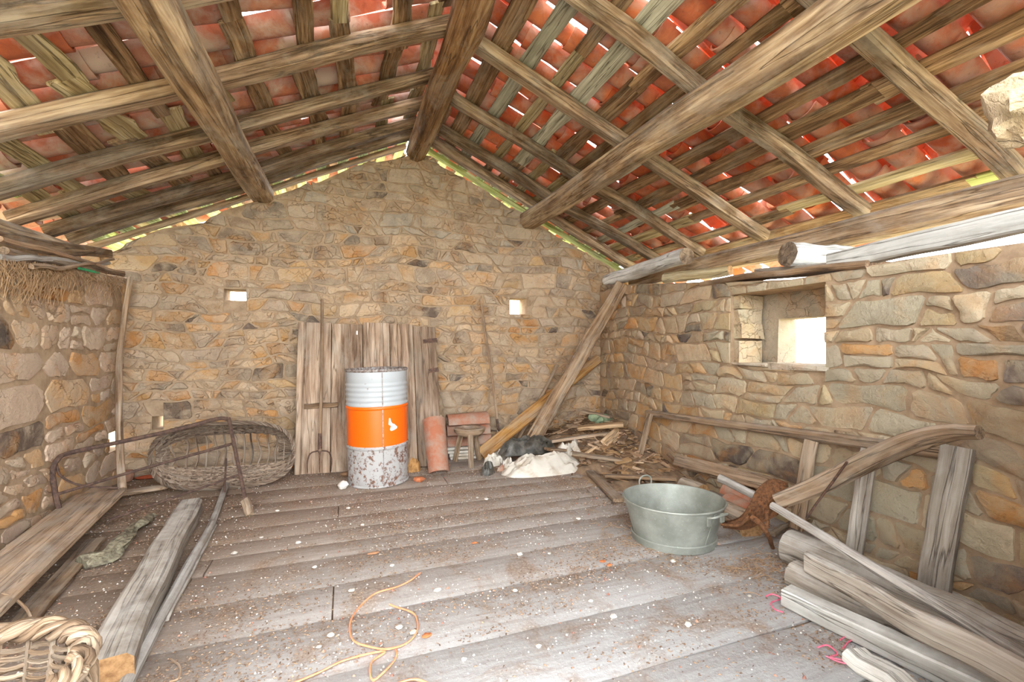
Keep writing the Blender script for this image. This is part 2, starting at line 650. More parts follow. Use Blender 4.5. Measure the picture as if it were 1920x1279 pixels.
y = -0.75
row = 0
while y < 5.35:
    w = rnd.uniform(0.20, 0.40)
    cuts = [-2.15]
    x = -2.15 + rnd.uniform(1.2, 4.6)
    while x < 3.1:
        cuts.append(x); x += rnd.uniform(2.0, 3.6)
    cuts.append(3.3)
    for a, b in zip(cuts, cuts[1:]):
        mb = MB()
        n = max(4, int((b - a) / .18))
        dz = rnd.uniform(-.003, .003)
        sd = rnd.uniform(0, 500)
        rows = []
        for i in range(n + 1):
            xx = a + .004 + (b - a - .008) * i / n
            e0 = y + .003 + .008 * nz(sd + xx * 2.3) ; e1 = y + w - .003 + .008 * nz(sd + 40 + xx * 2.3)
            if i in (0, n):
                e0 += .006; e1 -= .006
            ring = []
            cup = .004 * nz(sd + 80 + xx)
            for (q, zz) in ((e0, -.05), (e0, dz - .004), (e0 + .010, dz), ((e0 + e1) / 2, dz + cup), (e1 - .010, dz), (e1, dz - .004), (e1, -.05)):
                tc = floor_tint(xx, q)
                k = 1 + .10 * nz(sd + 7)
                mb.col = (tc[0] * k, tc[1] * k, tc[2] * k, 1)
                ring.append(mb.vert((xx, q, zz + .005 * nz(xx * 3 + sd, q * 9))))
            rows.append(ring)
        for i in range(n):
            for j in range(6):
                mb.face((rows[i][j], rows[i + 1][j], rows[i + 1][j + 1], rows[i][j + 1]))
        mb.face(rows[0]); mb.face(rows[-1][::-1])
        mb.build('floorboard', M['floor'], floor, 40)
    y += w
    row += 1

# ------------------------------------------------------------------ setting: rubble walls
PAL_BACK = ['#c49a63', '#bf9c74', '#b99b79', '#a58d73', '#c08f53', '#cba880', '#998069', '#c4925a', '#ad8a63', '#b59a80']
PAL_TOP = ['#a48f79', '#998470', '#ae9984', '#a08469', '#8f7d6c', '#b09478', '#a79a8a']
PAL_LEFT = ['#d0b094', '#d4b08c', '#c8ab91', '#b89c85', '#d4a874', '#d6bc9e', '#c0a088', '#cdb198']
PAL_RIGHT = ['#c4ae8a', '#c3b194', '#b5a98e', '#cdb188', '#b3a48b', '#cbb795', '#a89b85', '#bfa270']
PAL_FAR = ['#947b68', '#a08067', '#86736a', '#a7855f', '#8d7c6e']
PAL_DARK = ['#6d5a4e', '#74604f', '#65574f']
PAL_ORANGE = ['#cb8b41', '#c8873f', '#d0964f']


def wall_blocks(mb, O, u, n, top, s0, s1, holes, thick, ds=.35, zbot=-.3):
    """closed mortar blocks behind the stones, holes left open"""
    cuts = sorted(set([s0, s1] + [h[0] for h in holes] + [h[2] for h in holes] + [s0 + i * ds for i in range(1, int((s1 - s0) / ds) + 1)]))
    cuts = [c for c in cuts if s0 <= c <= s1]
    for a, b in zip(cuts, cuts[1:]):
        if b - a < 1e-4:
            continue
        mid = (a + b) / 2
        iv = [(zbot, None)]
        hs = sorted([(h[1], h[3]) for h in holes if h[0] < mid < h[2]])
        segs = []; z = zbot
        for (h0, h1) in hs:
            segs.append((z, z, h0, h0)); z = h1
        segs.append((z, z, top(a), top(b)))
        for (za, zb, zc, zd) in segs:
            ids = []
            for d in (0, -thick):
                for (s, t) in ((a, za), (b, zb), (b, zd), (a, zc)):
                    ids.append(mb.vert(O + u * s + V((0, 0, t)) + n * d))
            for q in ((0, 1, 2, 3), (7, 6, 5, 4), (0, 4, 5, 1), (1, 5, 6, 2), (2, 6, 7, 3), (3, 7, 4, 0)):
                mb.face([ids[i] for i in q])


def stone_poly(mb, pts, O, u, n, flip, bulge, mat_i=0):
    """one stone face: rim at mortar plane, chamfer ring, domed centre"""
    k = len(pts)
    c = V((sum(p[0] for p in pts) / k, sum(p[1] for p in pts) / k))
    size = max(min((V(p) - c).length for p in pts), .02)
    W = lambda p, d: O + u * p[0] + V((0, 0, p[1])) + n * d
    r0 = [mb.vert(W(p, -.02)) for p in pts]
    ins = min(.009, size * .25)
    p1 = []
    for p in pts:
        q = V(p); dlt = c - q
        q = q + dlt.normalized() * ins
        p1.append(q)
    r1 = [mb.vert(W(q, bulge * (.75 + .5 * nz(q[0] * 7, q[1] * 7)))) for q in p1]
    tilt = V((rnd.uniform(-1, 1), rnd.uniform(-1, 1))) * .03
    r2 = []
    for q in p1:
        z = q.lerp(c, .5)
        r2.append(mb.vert(W(z, bulge * 1.25 + (z - c).dot(tilt) + .006 * nz(z[0] * 11, z[1] * 11, 5))))
    cc = mb.vert(W(c, bulge * 1.3))
    for i in range(k):
        j = (i + 1) % k
        for f in ((r0[i], r0[j], r1[j], r1[i]), (r1[i], r1[j], r2[j], r2[i]), (r2[i], r2[j], cc)):
            mb.face(f[::-1] if flip else f, mat_i)


def rubble(wall, O, u, n, s0, s1, top, tmax, holes, pal, mat, seed, joint=.005, hrange=(.065, .19), cutr=(.06, .2)):
    r = random.Random(seed)
    flip = u.cross(V((0, 0, 1))).dot(n) < 0

    def warp(s, t):
        return (s + .07 * nz(s * 1.3 + seed, t * 1.5) + .02 * nz(s * 5, t * 5 + seed), t + .085 * nz(s * 1.1, t * 1.2 + seed + 30) + .025 * nz(s * 4.3 + seed, t * 4.3))
    stones = []
    t = -.12
    while t < tmax:
        h = r.uniform(*hrange)
        s = s0 - r.uniform(0, .3)
        skew0 = r.uniform(-.05, .05)
        while s < s1:
            w = h * r.uniform(.8, 2.7)
            if r.random() < .16:
                w = h * r.uniform(.4, .7)
            skew1 = r.uniform(-.06, .06)
            quads = []
            q = [(s + skew0, t), (s + w + skew1, t), (s + w - skew1, t + h), (s - skew0, t + h)]
            x = r.random()
            if x < .20 and h > .15:
                f0, f1 = r.uniform(.35, .65), r.uniform(.35, .65)
                a = (q[0][0] + (q[3][0] - q[0][0]) * f0, t + h * f0); b = (q[1][0] + (q[2][0] - q[1][0]) * f1, t + h * f1)
                quads = [[q[0], q[1], b, a], [a, b, q[2], q[3]]]
                if w > .28 and r.random() < .6:
                    g = r.uniform(.35, .65)
                    lo = (q[0][0] + (q[1][0] - q[0][0]) * g, t); mi = (a[0] + (b[0] - a[0]) * g, a[1] + (b[1] - a[1]) * g)
                    quads = [[q[0], lo, mi, a], [lo, q[1], b, mi], [a, b, q[2], q[3]]]
            else:
                quads = [q]
            stones += quads
            s += w; skew0 = skew1
        t += h
    built = []
    for q in stones:
        pts = []
        qc = V((sum(p[0] for p in q) / 4, sum(p[1] for p in q) / 4))
        wq, hq = (V(q[1]) - V(q[0])).length, (V(q[3]) - V(q[0])).length
        cut = min(wq, hq) * r.uniform(*cutr)
        for i in range(4):
            a, b = V(q[i]), V(q[(i + 1) % 4])
            L = (b - a).length
            if L < 1e-5:
                continue
            k = min(cut / L, .4)
            pts.append(a.lerp(b, k))
            nrm = V((b.y - a.y, a.x - b.x)) / L
            for kk in range(1, 1 + min(4, int(L / .055))):
                f = kk / (1 + min(4, int(L / .055)))
                f = k + (1 - 2 * k) * f
                q2 = a.lerp(b, f)
                pts.append(q2 + nrm * .010 * nz(q2.x * 17, q2.y * 17, seed))
            pts.append(a.lerp(b, 1 - k))
        out = []
        for p in pts:
            d = qc - p
            p = p + d.normalized() * (joint * r.uniform(.3, 1.9))
            x, y2 = warp(p[0], p[1])
            out.append([x, y2])
        c = warp(qc[0], qc[1])
        if c[1] > top(c[0]) + .05 or c[0] < s0 or c[0] > s1 or c[1] < -.06:
            continue
        for h in holes:
            x0, x1 = min(p[0] for p in out), max(p[0] for p in out)
            y0, y1 = min(p[1] for p in out), max(p[1] for p in out)
            if x1 > h[0] and x0 < h[2] and y1 > h[1] and y0 < h[3]:
                opts = [(h[0] - x0, 0, h[0], -1), (x1 - h[2], 0, h[2], 1), (h[1] - y0, 1, h[1], -1), (y1 - h[3], 1, h[3], 1)]
                best = max(opts)
                ax, lim, sg = best[1], best[2], best[3]
                res = []
                for i in range(len(out)):
                    a, b = out[i], out[(i + 1) % len(out)]
                    da, db = (a[ax] - lim) * sg, (b[ax] - lim) * sg
                    if da >= 0: res.append(a)
                    if (da >= 0) != (db >= 0):
                        f = da / (da - db)
                        res.append([a[0] + (b[0] - a[0]) * f, a[1] + (b[1] - a[1]) * f])
                out = res
                if len(out) < 3: break
        if len(out) < 3:
            continue
        for p in out:
            p[1] = min(p[1], top(p[0]) - .005)
            p[0] = min(max(p[0], s0 + .003), s1 - .003)
            p[1] = max(p[1], -.02)
        ar = 0
        for i in range(len(out)):
            a, b = out[i], out[(i + 1) % len(out)]
            ar += a[0] * b[1] - b[0] * a[1]
        ar *= .5
        if ar < .0008:
            continue
        built.append((ar, out, c))
    built.sort(key=lambda z: -z[0])
    rest = MB()
    for i, (ar, out, c) in enumerate(built):
        small = i >= 300
        m2 = rest if small else MB()
        col = V(C(pal(c, r))[:3]) * r.uniform(.80, 1.15)
        lum = (col[0] + col[1] + col[2]) / 3
        col = col.lerp(V((lum * 1.04, lum, lum * .95)), .2)
        m2.col = (col[0], col[1], col[2], 1)
        stone_poly(m2, out, O, u, n, flip, r.uniform(.005, .022))
        if not small:
            m2.build('stone', mat, wall, 40)
    if rest.v:
        rest.build('small_stones', mat, wall, 40, kind='stuff')


# back wall
OB = V((-2.35, YB, 0)); UB = V((1, 0, 0)); NB = V((0, -1, 0))


def top_back(s):
    x = s - 2.35
    z = ridge_z(x) - .060 + .045 * nz(x * 2.7 + 3) - .035 * (math.floor(x * 3.1) % 2)
    return min(z, 3.40)


def hole_back(x0, y0, x1, y1):
    a = ony(x0, y1, YB); b = ony(x1, y0, YB)
    return (a.x + 2.35, a.z, b.x + 2.35, b.z)


HB = [hole_back(420, 543, 462, 563), hole_back(956, 560, 989, 589), hole_back(285, 780, 306, 806), (0.0, .26, .40, .48)]
mb = MB()
wall_blocks(mb, OB, UB, NB, top_back, 0, 6.2, HB, .28)
wall_back = mb.build('wall_back', M['mortar'], None, 0, kind='structure', label='gable wall of ochre and grey rubble stone')


def pal_back(c, r):
    x, z = c[0] - 2.35, c[1]
    q = r.random()
    if q < .06: return r.choice(PAL_DARK)
    if q < .13 and z < 2.3: return r.choice(PAL_ORANGE)
    if r.random() < (z - 1.9) / .8: return r.choice(PAL_TOP)
    return r.choice(PAL_BACK)


rubble(wall_back, OB, UB, NB, 0, 6.0, top_back, 3.6, HB, pal_back, M['stone'], 11)

# left wall
OL = V((XL, -0.5, 0)); UL = V((0, 1, 0)); NL = V((1, 0, 0))


def top_left(s):
    return 1.84 + .045 * nz(s * 1.4 + 8) + .02 * s / 5


hl = onx(204, 850, XL), onx(222, 806, XL)
HL = [(hl[0].y + .5, hl[0].z, 5.75, hl[1].z)]
mb = MB()
wall_blocks(mb, OL, UL, NL, top_left, 0, 5.75, HL, .3)
wall_left = mb.build('wall_left', M['mortar'], None, 0, kind='structure', label='low rubble wall of pinkish tan stone')


def pal_left(c, r):
    q = r.random()
    if q < .06: return r.choice(PAL_DARK)
    if q < .16: return r.choice(PAL_ORANGE)
    return r.choice(PAL_LEFT)


rubble(wall_left, OL, UL, NL, 1.6, 5.7, top_left, 2.1, HL, pal_left, M['stone'], 23, .011, (.07, .24), (.15, .38))

# right wall, slightly splayed, with a deep window opening
UR = V((RWK, 1, 0)).normalized(); NR = V((-UR.y, UR.x, 0)); OR = V((xr(-0.5), -0.5, 0))


def r_st(p):
    d = p - OR
    return d.dot(UR), p.z


def top_right(s):
    yv = s * UR.y - .5
    return 1.70 + .30 * min(max((yv - 2.4) / 2.6, 0), 1) + .03 * nz(s * 1.7 + 2)


w0 = r_st(onr(1548, 705)); w1 = r_st(onr(1370, 541))
WS0, WS1, WT0, WT1 = w0[0], w1[0], r_st(onr(1460, 690))[1], r_st(onr(1460, 541))[1]
HR = [(WS0, WT0, WS1, WT1)]
TW = .46
mb = MB()
wall_blocks(mb, OR, UR, NR, top_right, 0, 5.72, HR, TW)
wall_right = mb.build('wall_right', M['mortar'], None, 0, kind='structure', label='rubble wall with a deep window opening')


def pal_right(c, r):
    yv = c[0] - .5
    q = r.random()
    if q < .06: return r.choice(PAL_DARK)
    if q < .11: return r.choice(PAL_ORANGE)
    if yv < 1.25 and r.random() < .8: return r.choice(PAL_FAR)
    if yv > 3.2: return r.choice(PAL_BACK)
    return r.choice(PAL_RIGHT)


rubble(wall_right, OR, UR, NR, .8, 5.69, top_right, 2.2, HR, pal_right, M['stone_r'], 37, hrange=(.07, .20))

# the window: stone lining of the embrasure, sill slabs, outer frame
win = thing('window_1', OR + UR * ((WS0 + WS1) / 2) + V((0, 0, WT0)), 'deep unglazed window opening lined with pale stones', None, kind='structure')


def wpt(s, t, d):
    return OR + UR * s + V((0, 0, t)) - NR * d


def wblock(name, s0, s1, t0, t1, d0, d1, mat, tint='#cdbf9f', jit=.012, parent=win):
    m2 = MB(); m2.col = C(tint)
    ids = []
    for d in (d0, d1):
        for (s, t) in ((s0, t0), (s1, t0), (s1, t1), (s0, t1)):
            ids.append(m2.vert(wpt(s + rnd.uniform(-jit, jit), t + rnd.uniform(-jit, jit), d + rnd.uniform(-jit, jit))))
    for q in ((0, 1, 2, 3), (7, 6, 5, 4), (0, 4, 5, 1), (1, 5, 6, 2), (2, 6, 7, 3), (3, 7, 4, 0)):
        m2.face([ids[i] for i in q])
    return m2.build(name, mat, parent, 0)


WH = WT1 - WT0; WW = WS1 - WS0
# far jamb stones (stacked)
t = WT0
for k, (hh, dd) in enumerate(((.36, .02), (.22, .03), (.22, .01), (.20, .025))):
    wblock('jamb_stone', WS1 - .05 - dd, WS1 + .02, t + .006, t + hh * WH - .004, .03, .25, M['stone'], ['#d6c8aa', '#cbbd9d', '#d2c6ac', '#c4b391'][k])
    t += hh * WH
# outer frame: far post, near post, lintel slab
wblock('frame_post', WS1 - .20, WS1 + .02, WT0, WT1, .27, TW - .02, M['stone'], '#a89d8b')
wblock('frame_post', WS0 - .02, WS0 + .03, WT0, WT1, .30, TW - .02, M['stone'], '#a89d8b')
wblock('lintel_stone', WS0 + .03, WS1 - .20, WT0 + WH * .66, WT1, .27, TW - .02, M['stone'], '#9c8f7c')
wblock('sill_slab', WS0 - .02, WS0 + WW * .52, WT0 - .005, WT0 + .028, -.02, .30, M['stone'], '#d5cdbd')
wblock('sill_slab', WS0 + WW * .54, WS1 - .06, WT0 - .005, WT0 + .02, -.03, .28, M['stone'], '#cfc6b4')

# front pier beside the opening the camera looks in through
mb = MB()
OF = V((1.06, .36, 0))
wall_blocks(mb, OF, V((1, 0, 0)), V((0, 1, 0)), lambda s: 1.80, 0, 1.75, [], .5)
wall_front = mb.build('wall_front', M['mortar'], None, 0, kind='structure', label='stone pier beside the entrance')
zz = 0.0
k = 0
jstones = []
while zz < 1.70:
    hh = rnd.uniform(.16, .26)
    mb = MB(); c = C(rnd.choice(PAL_RIGHT)); mb.col = c
    mb.box((1.06 + .16 + rnd.uniform(0, .03), .13, zz + hh / 2), (.34, .52, hh - .012), None, 0, .014)
    mb.build('stone', M['stone'], wall_front, 0)
    zz += hh
# one pale jamb stone that juts out of the pier
mb = MB(); mb.col = C('#98876a')
pc = dep(1912, 202, .78)
prof = []
rng = random.Random(4)
nu, nv = 18, 12
ids = {}
for i in range(nv + 1):
    th = math.pi * i / nv
    for j in range(nu):
        ph = 2 * math.pi * j / nu
        d = V((math.sin(th) * math.cos(ph), math.sin(th) * math.sin(ph), math.cos(th)))
        rr = 1.08 + .30 * nz(d.x * 1.9 + 3, d.y * 1.9, d.z * 1.9) + .22 * nz(d.x * 4 + 3, d.y * 4, d.z * 4)
        sx = abs(d.x) ** .7 * (1 if d.x > 0 else -1); sz = abs(d.z) ** .75 * (1 if d.z > 0 else -1)
        ids[i, j] = mb.vert(pc + V((sx * .075 + .02, d.y * .05 - .01, sz * .055)) * rr)
for i in range(nv):
    for j in range(nu):
        mb.face((ids[i, j], ids[i + 1, j], ids[i + 1, (j + 1) % nu], ids[i, (j + 1) % nu]))
mb.build('stone', M['stone'], wall_front, 28, label='pale jamb stone jutting out close to the view')

# ------------------------------------------------------------------ roof
SLOPE = math.atan(.478)
CS, SN = math.cos(SLOPE), math.sin(SLOPE)


def roof_frame(side):
    """down-slope unit, normal"""
    return V((side * CS, 0, -SN)), V((side * SN, 0, CS))


def rp(side, s, y, off):
    e, n = roof_frame(side)
    return V((.75, y, 3.53)) + e * s + n * off


ceil_l = thing('ceiling_left', (-.8, 2.6, 2.8), 'left roof slope of red barrel tiles on rough laths and rafters', None, kind='structure')
ceil_r = thing('ceiling_right', (2.1, 2.6, 2.8), 'right roof slope of red barrel tiles on rough laths and rafters', None, kind='structure')
RH = .10
LEFT_Y = [.05, .4, 1.1, 1.8, 2.48, 3.22, 3.86, 4.33, 4.74, 5.04]
RIGHT_Y = [.1, .75, 1.55, 2.36, 3.2, 3.98, 4.64, 5.06]
for side, ys, par, smax in ((-1, LEFT_Y, ceil_l, 3.30), (1, RIGHT_Y, ceil_r, 3.12)):
    e, n = roof_frame(side)
    for y in ys:
        mb = MB()
        skew = -.10 if side > 0 else -.03
        if y > 4.9: skew = 0
        a = rp(side, .02, y - skew, RH / 2); b = rp(side, smax, y + skew, RH / 2)
        timber(mb, a, b, rnd.uniform(.10, .13), RH, n, 14, .03, .018, 1.0, (0, rnd.uniform(-.03, .03), 0), .12)
        mb.build('rafter', M['rafter'], par)

lr = random.Random(19)
for side, ys, par, smax in ((-1, LEFT_Y, ceil_l, 3.42), (1, RIGHT_Y, ceil_r, 3.45)):
    e, n = roof_frame(side)
    s = .10
    while s < smax:
        pitch = lr.uniform(.27, .36) if side < 0 else lr.uniform(.20, .265)
        y = .0
        while y < 5.85:
            L = lr.uniform(.7, 1.5) if side < 0 else lr.uniform(1.2, 2.8)
            y1 = min(y + L, 5.92)
            wdt = lr.uniform(.10, .16) if side < 0 else lr.uniform(.09, .155)
            sk = lr.uniform(-.06, .06) if side < 0 else lr.uniform(-.03, .03)
            q = lr.random()
            near_edge = s > smax - .5 or (y1 > 5.3 and L < 1.0)
            mt = M['lath']
            if q > .82: mt = M['lath_grey'] if side > 0 else M['lath_pale']
            elif q > .6: mt = M['lath_pale']
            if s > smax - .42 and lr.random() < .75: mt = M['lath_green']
            so = s + lr.uniform(-.03, .03)
            mb = MB()
            th = lr.uniform(.018, .028)
            timber(mb, rp(side, so + sk, y - .03, RH + th / 2 + .004), rp(side, so - sk, y1 + .03, RH + th / 2 + .004), wdt, th, n, 7, .012, .005, 1.0, (0, 0, 0), .35)
            mb.build('lath', mt, par)
            y = y1
        s += pitch
    # short offcuts lying over the gable, coloured green
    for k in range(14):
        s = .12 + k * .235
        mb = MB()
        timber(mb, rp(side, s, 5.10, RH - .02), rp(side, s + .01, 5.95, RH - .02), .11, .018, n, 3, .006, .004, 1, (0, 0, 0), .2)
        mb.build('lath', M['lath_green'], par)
    # verge board on the gable
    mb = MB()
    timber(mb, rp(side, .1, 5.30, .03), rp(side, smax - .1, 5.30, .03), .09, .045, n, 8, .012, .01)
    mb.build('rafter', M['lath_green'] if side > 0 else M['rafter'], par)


def tile_mesh(mb, Mx, r0=.098, r1=.080, L=.46, th=.013, n=7, arc=165):
    """half-round tapered tile along local +x, concave towards local -z"""
    rows = []
    for (x, r) in ((0, r0), (L, r1)):
        for rr in (r, r - th):
            ring = []
            for j in range(n + 1):
                a = math.radians(90 - arc / 2 + arc * j / n)
                ring.append(mb.vert(Mx @ V((x, rr * math.cos(a), rr * math.sin(a)))))
            rows.append(ring)
    o0, i0, o1, i1 = rows
    for j in range(n):
        mb.face((o0[j], o1[j], o1[j + 1], o0[j + 1]))
        mb.face((i0[j + 1], i1[j + 1], i1[j], i0[j]))
        mb.face((o0[j + 1], i0[j + 1], i0[j], o0[j]))
        mb.face((o1[j], i1[j], i1[j + 1], o1[j + 1]))
    mb.face((o0[0], i0[0], i1[0], o1[0])); mb.face((o1[n], i1[n], i0[n], o0[n]))


tile_protos = {-1: [], 1: []}
for k in range(8):
    mb = MB()
    tile_mesh(mb, Matrix(), .098 + .004 * (k % 2), .080 + .003 * (k // 2 % 2), .45 + .01 * (k % 4))
    me, _ = mb.mesh('roof_tile', M['tile'] if k < 4 else M['tile_clean'], 50, V((0, 0, 0)))
    tile_protos[-1 if k < 4 else 1].append(me)

tr = random.Random(5)
PITCH = .24
LT = RH + .030
for side, par, smax in ((-1, ceil_l, 3.55), (1, ceil_r, 3.55)):
    e, n = roof_frame(side)
    covers = MB()
    cols = int(6.05 / PITCH) + 1
    for j in range(cols):
        yy = .0 + j * PITCH + tr.uniform(-.012, .012)
        s = .02 + tr.uniform(-.05, .05)
        while s < smax:
            # channel tile: belly down, wide end up-slope
            if tr.random() > .02:
                px = e; pz = -n
                py = pz.cross(px)
                R = Matrix((px, py, pz)).transposed()
                R = R @ Matrix.Rotation(math.radians(tr.uniform(-3, 3)), 3, 'Z') @ Matrix.Rotation(math.radians(2.6 + tr.uniform(-.8, .8)), 3, 'Y')
                ob = bpy.data.objects.new('roof_tile', tr.choice(tile_protos[side]))
                COL.objects.link(ob)
                ob.parent = par
                loc = rp(side, s, yy, LT + .108 + tr.uniform(0, .008)) - V(par.location)
                ob.matrix_local = Matrix.Translation(loc) @ R.to_4x4()
            # cover tile: belly up, narrow end up-slope
            if tr.random() > .11:
                px = -e; pz = n
                py = pz.cross(px)
                R = Matrix((px, py, pz)).transposed()
                R = R @ Matrix.Rotation(math.radians(tr.uniform(-4, 4)), 3, 'Z') @ Matrix.Rotation(math.radians(-2.6 + tr.uniform(-1.2, 1.2)), 3, 'Y')
                loc = rp(side, s + .46 + tr.uniform(-.04, .04), yy + PITCH / 2 + tr.uniform(-.015, .015), LT + .105 + tr.uniform(0, .05))
                tile_mesh(covers, Matrix.Translation(loc) @ R.to_4x4(), .098, .082, .46)
            s += .365 + tr.uniform(-.02, .03)
    covers.build('cover_tiles', M['tile'] if side < 0 else M['tile_clean'], par, 50, kind='stuff')
# ridge tiles
mb = MB()
yy = 0
while yy < 5.5:
    R = Matrix((V((0, 1, 0)), V((-1, 0, 0)), V((0, 0, 1)))).transposed()
    tile_mesh(mb, Matrix.Translation(V((.75, yy, 3.53 + .22 + tr.uniform(0, .02)))) @ R.to_4x4(), .15, .13, .46)
    yy += .38
mb.build('ridge_tiles', M['tile'], ceil_r, 50, kind='stuff')

# main beams
mb = MB()
logp(mb, [(.77, -.05, 3.42), (.74, 1.4, 3.40), (.77, 3.0, 3.43), (.75, 5.22, 3.40)], .14, .11, 14, 44, .05, .42)
mb.build('ridge_beam', M['ridge'], label='knotty dark ridge beam running along the peak of the roof', cat='beam')
mb = MB()
timber(mb, (-.80, -.1, 2.76), (-.80, 5.25, 2.765), .23, .20, (0, 0, 1), 30, .03, .045, .92, (0, 0, -.02), .14)
mb.build('purlin_beam', M['beam'], label='thick squared beam under the left roof slope, ending on the gable wall', cat='beam')
mb = MB()
timber(mb, (2.11, -.1, 2.76), (2.11, 5.25, 2.775), .235, .23, (0, 0, 1), 32, .05, .06, .92, (.02, 0, -.02), .2)
mb.build('purlin_beam', M['beam'], label='thick crooked brown beam under the right roof slope', cat='beam')
mb = MB()
timber(mb, (3.42, -.1, 2.06), (3.50, 5.0, 2.06), .18, .19, (0, 0, 1), 16, .03, .03, .9, (0, 0, .0), .08)
mb.build('wall_plate_beam', M['beam'], label='long brown beam carrying the rafter feet above the window wall', cat='beam')
mb = MB()
timber(mb, (-2.25, -.1, 2.02), (-2.22, 5.0, 2.02), .15, .16, (0, 0, 1), 12, .03, .03, .9)
mb.build('wall_plate_beam', M['beam'], label='brown beam along the top of the low left wall', cat='beam')

# ------------------------------------------------------------------ things along the gable wall
# plank door leaning on the wall
A0, A1 = V((-.455, 4.80, 0.0)), V((.945, 4.66, 0.0))
B0, B1 = ony(560, 606, 5.10), ony(816, 612, 5.10)
door = thing('plank_door', (A0 + A1) / 2, 'old weathered plank door leaning against the gable wall behind the drum', 'door')
dn = (A1 - A0).cross(B0 - A0).normalized()
if dn.y > 0: dn = -dn
fr = [0, .228, .447, .643, .821, 1.0]


def dpt(f, t, off=0.0):
    return A0.lerp(A1, f).lerp(B0.lerp(B1, f), t) + dn * off


for k in range(5):
    mb = MB()
    f0, f1 = fr[k] + .002, fr[k + 1] - .002
    top = 1.0 + [.0, -.005, .01, .005, -.012][k]
    off = rnd.uniform(-.004, .004)
    rows = []
    o = rnd.uniform(0, 30)
    for i in range(9):
        t = i / 8 * top
        ring = []
        for (f, d) in ((f0, off), (f0, off + .032), (f0 + .003, off + .036), (f1 - .003, off + .036), (f1, off + .032), (f1, off)):
            w = .003 * nz(o + f * 9, t * 4)
            ring.append(mb.vert(dpt(f + w, t, d), (t * 1.5 + o, f * 1.4 + o, d)))
        rows.append(ring)
    for i in range(8):
        for j in range(5):
            mb.face((rows[i][j], rows[i][j + 1], rows[i + 1][j + 1], rows[i + 1][j]))
        mb.face((rows[i][5], rows[i][0], rows[i + 1][0], rows[i + 1][5]))
    mb.face(rows[0]); mb.face(rows[-1][::-1])
    mb.build('plank', M['door'], door)
for (t0, fa, fb) in ((.875, .895, 1.005), (.655, .93, 1.005)):
    mb = MB()
    a, b = dpt(fa, t0, .041), dpt(fb, t0 + .012, .041)
    timber(mb, a, b, .008, .045, (0, 0, 1), 4, .003, .002, 1.1)
    mb.build('strap_hinge', M['rust_dark'], door, label='rusty iron strap hinge')
mb = MB()
timber(mb, dpt(.055, .43, .05), dpt(.275, .435, .05), .028, .05, (0, 0, 1), 6, .006, .006)
mb.build('latch_block', M['plank_dark'], door, label='wooden latch block')
mb = MB()
for k in range(2):
    c = dpt(.405 + k * .018, .93, .038)
    mb.box(c, (.012, .006, .05), None, 0, .003)
    break
mb.build('paper_scrap', M['scrap_white'], door)
mb = MB()
timber(mb, dpt(.23, .03, -.04), dpt(.97, .03, -.04), .06, .035, dn, 4, .003, .004)
mb.build('rear_batten', M['plank_dark'], door)


def pitchfork(p_top, p_bot, tine_w, tine_l, ntine, r, label, mat, name='pitchfork'):
    ax = (p_bot - p_top); L = ax.length; ax.normalize()
    t = thing(name, p_bot, label, 'pitchfork')
    pj = p_bot - ax * tine_l
    mb = MB()
    logp(mb, [p_top, p_top.lerp(pj, .5) + V((.008, -.004, 0)), pj], r * .85, r, 8, 12, .008, .08, (0, 1, 0))
    mb.build('handle', mat, t)
    mb = MB()
    mb.tube([pj - ax * .16, pj - ax * .02, pj + ax * .02], [r * 1.12, r * 1.2, r * .7], 8, (0, 1, 0))
    mb.build('socket', M['rust_dark'], t)
    side = V((1, .0, 0)); side = (side - ax * side.dot(ax)).normalized()
    nrm = ax.cross(side).normalized()
    if nrm.y > 0: nrm = -nrm
    for k in range(ntine):
        x = (k / (ntine - 1) - .5) * tine_w
        mb = MB()
        pts = [pj, pj + side * x * .75 + ax * .015, pj + side * x + ax * .07 + nrm * .015, pj + side * x * 1.05 + ax * tine_l * .6 + nrm * .02, p_bot + side * x]
        mb.tube(smoothpath(pts, 10), [.0065] * 8 + [.006, .005, .003], 6, (0, 1, 0))
        mb.build('tine', M['rust_dark'], t)
    return t


pb = fl(600, 886, .006); pb.y = min(pb.y, 4.70)
pitchfork(ony(604, 562, 5.02), ony(599, 886, 4.62) * 1.0 + V((0, 0, 0)), .20, .20, 3, .016,
          'rusty hay fork with a grey handle leaning on the plank door', M['stick'])
pitchfork(ony(901, 560, 5.13), ony(938, 832, 5.02), .12, .13, 4, .014,
          'hay fork with a thin pale handle leaning on the bare gable wall', M['stick'])

# oil drum
dc = fl(710, 916); dv = ray(710, 916); dv.z = 0
DR = .268; DH = 1.02
dc = dc + dv.normalized() * DR
drum = thing('oil_drum', dc, 'tall metal drum painted grey and orange with a rusty peeling base', 'drum')
tilt = Matrix.Rotation(math.radians(-1.0), 3, 'Y')


def ribbed(z0, z1, n, amp, r):
    out = []
    for i in range(n * 6 + 1):
        t = i / (n * 6)
        out.append((r + amp * math.sin(t * n * 2 * math.pi), z0 + (z1 - z0) * t))
    return out


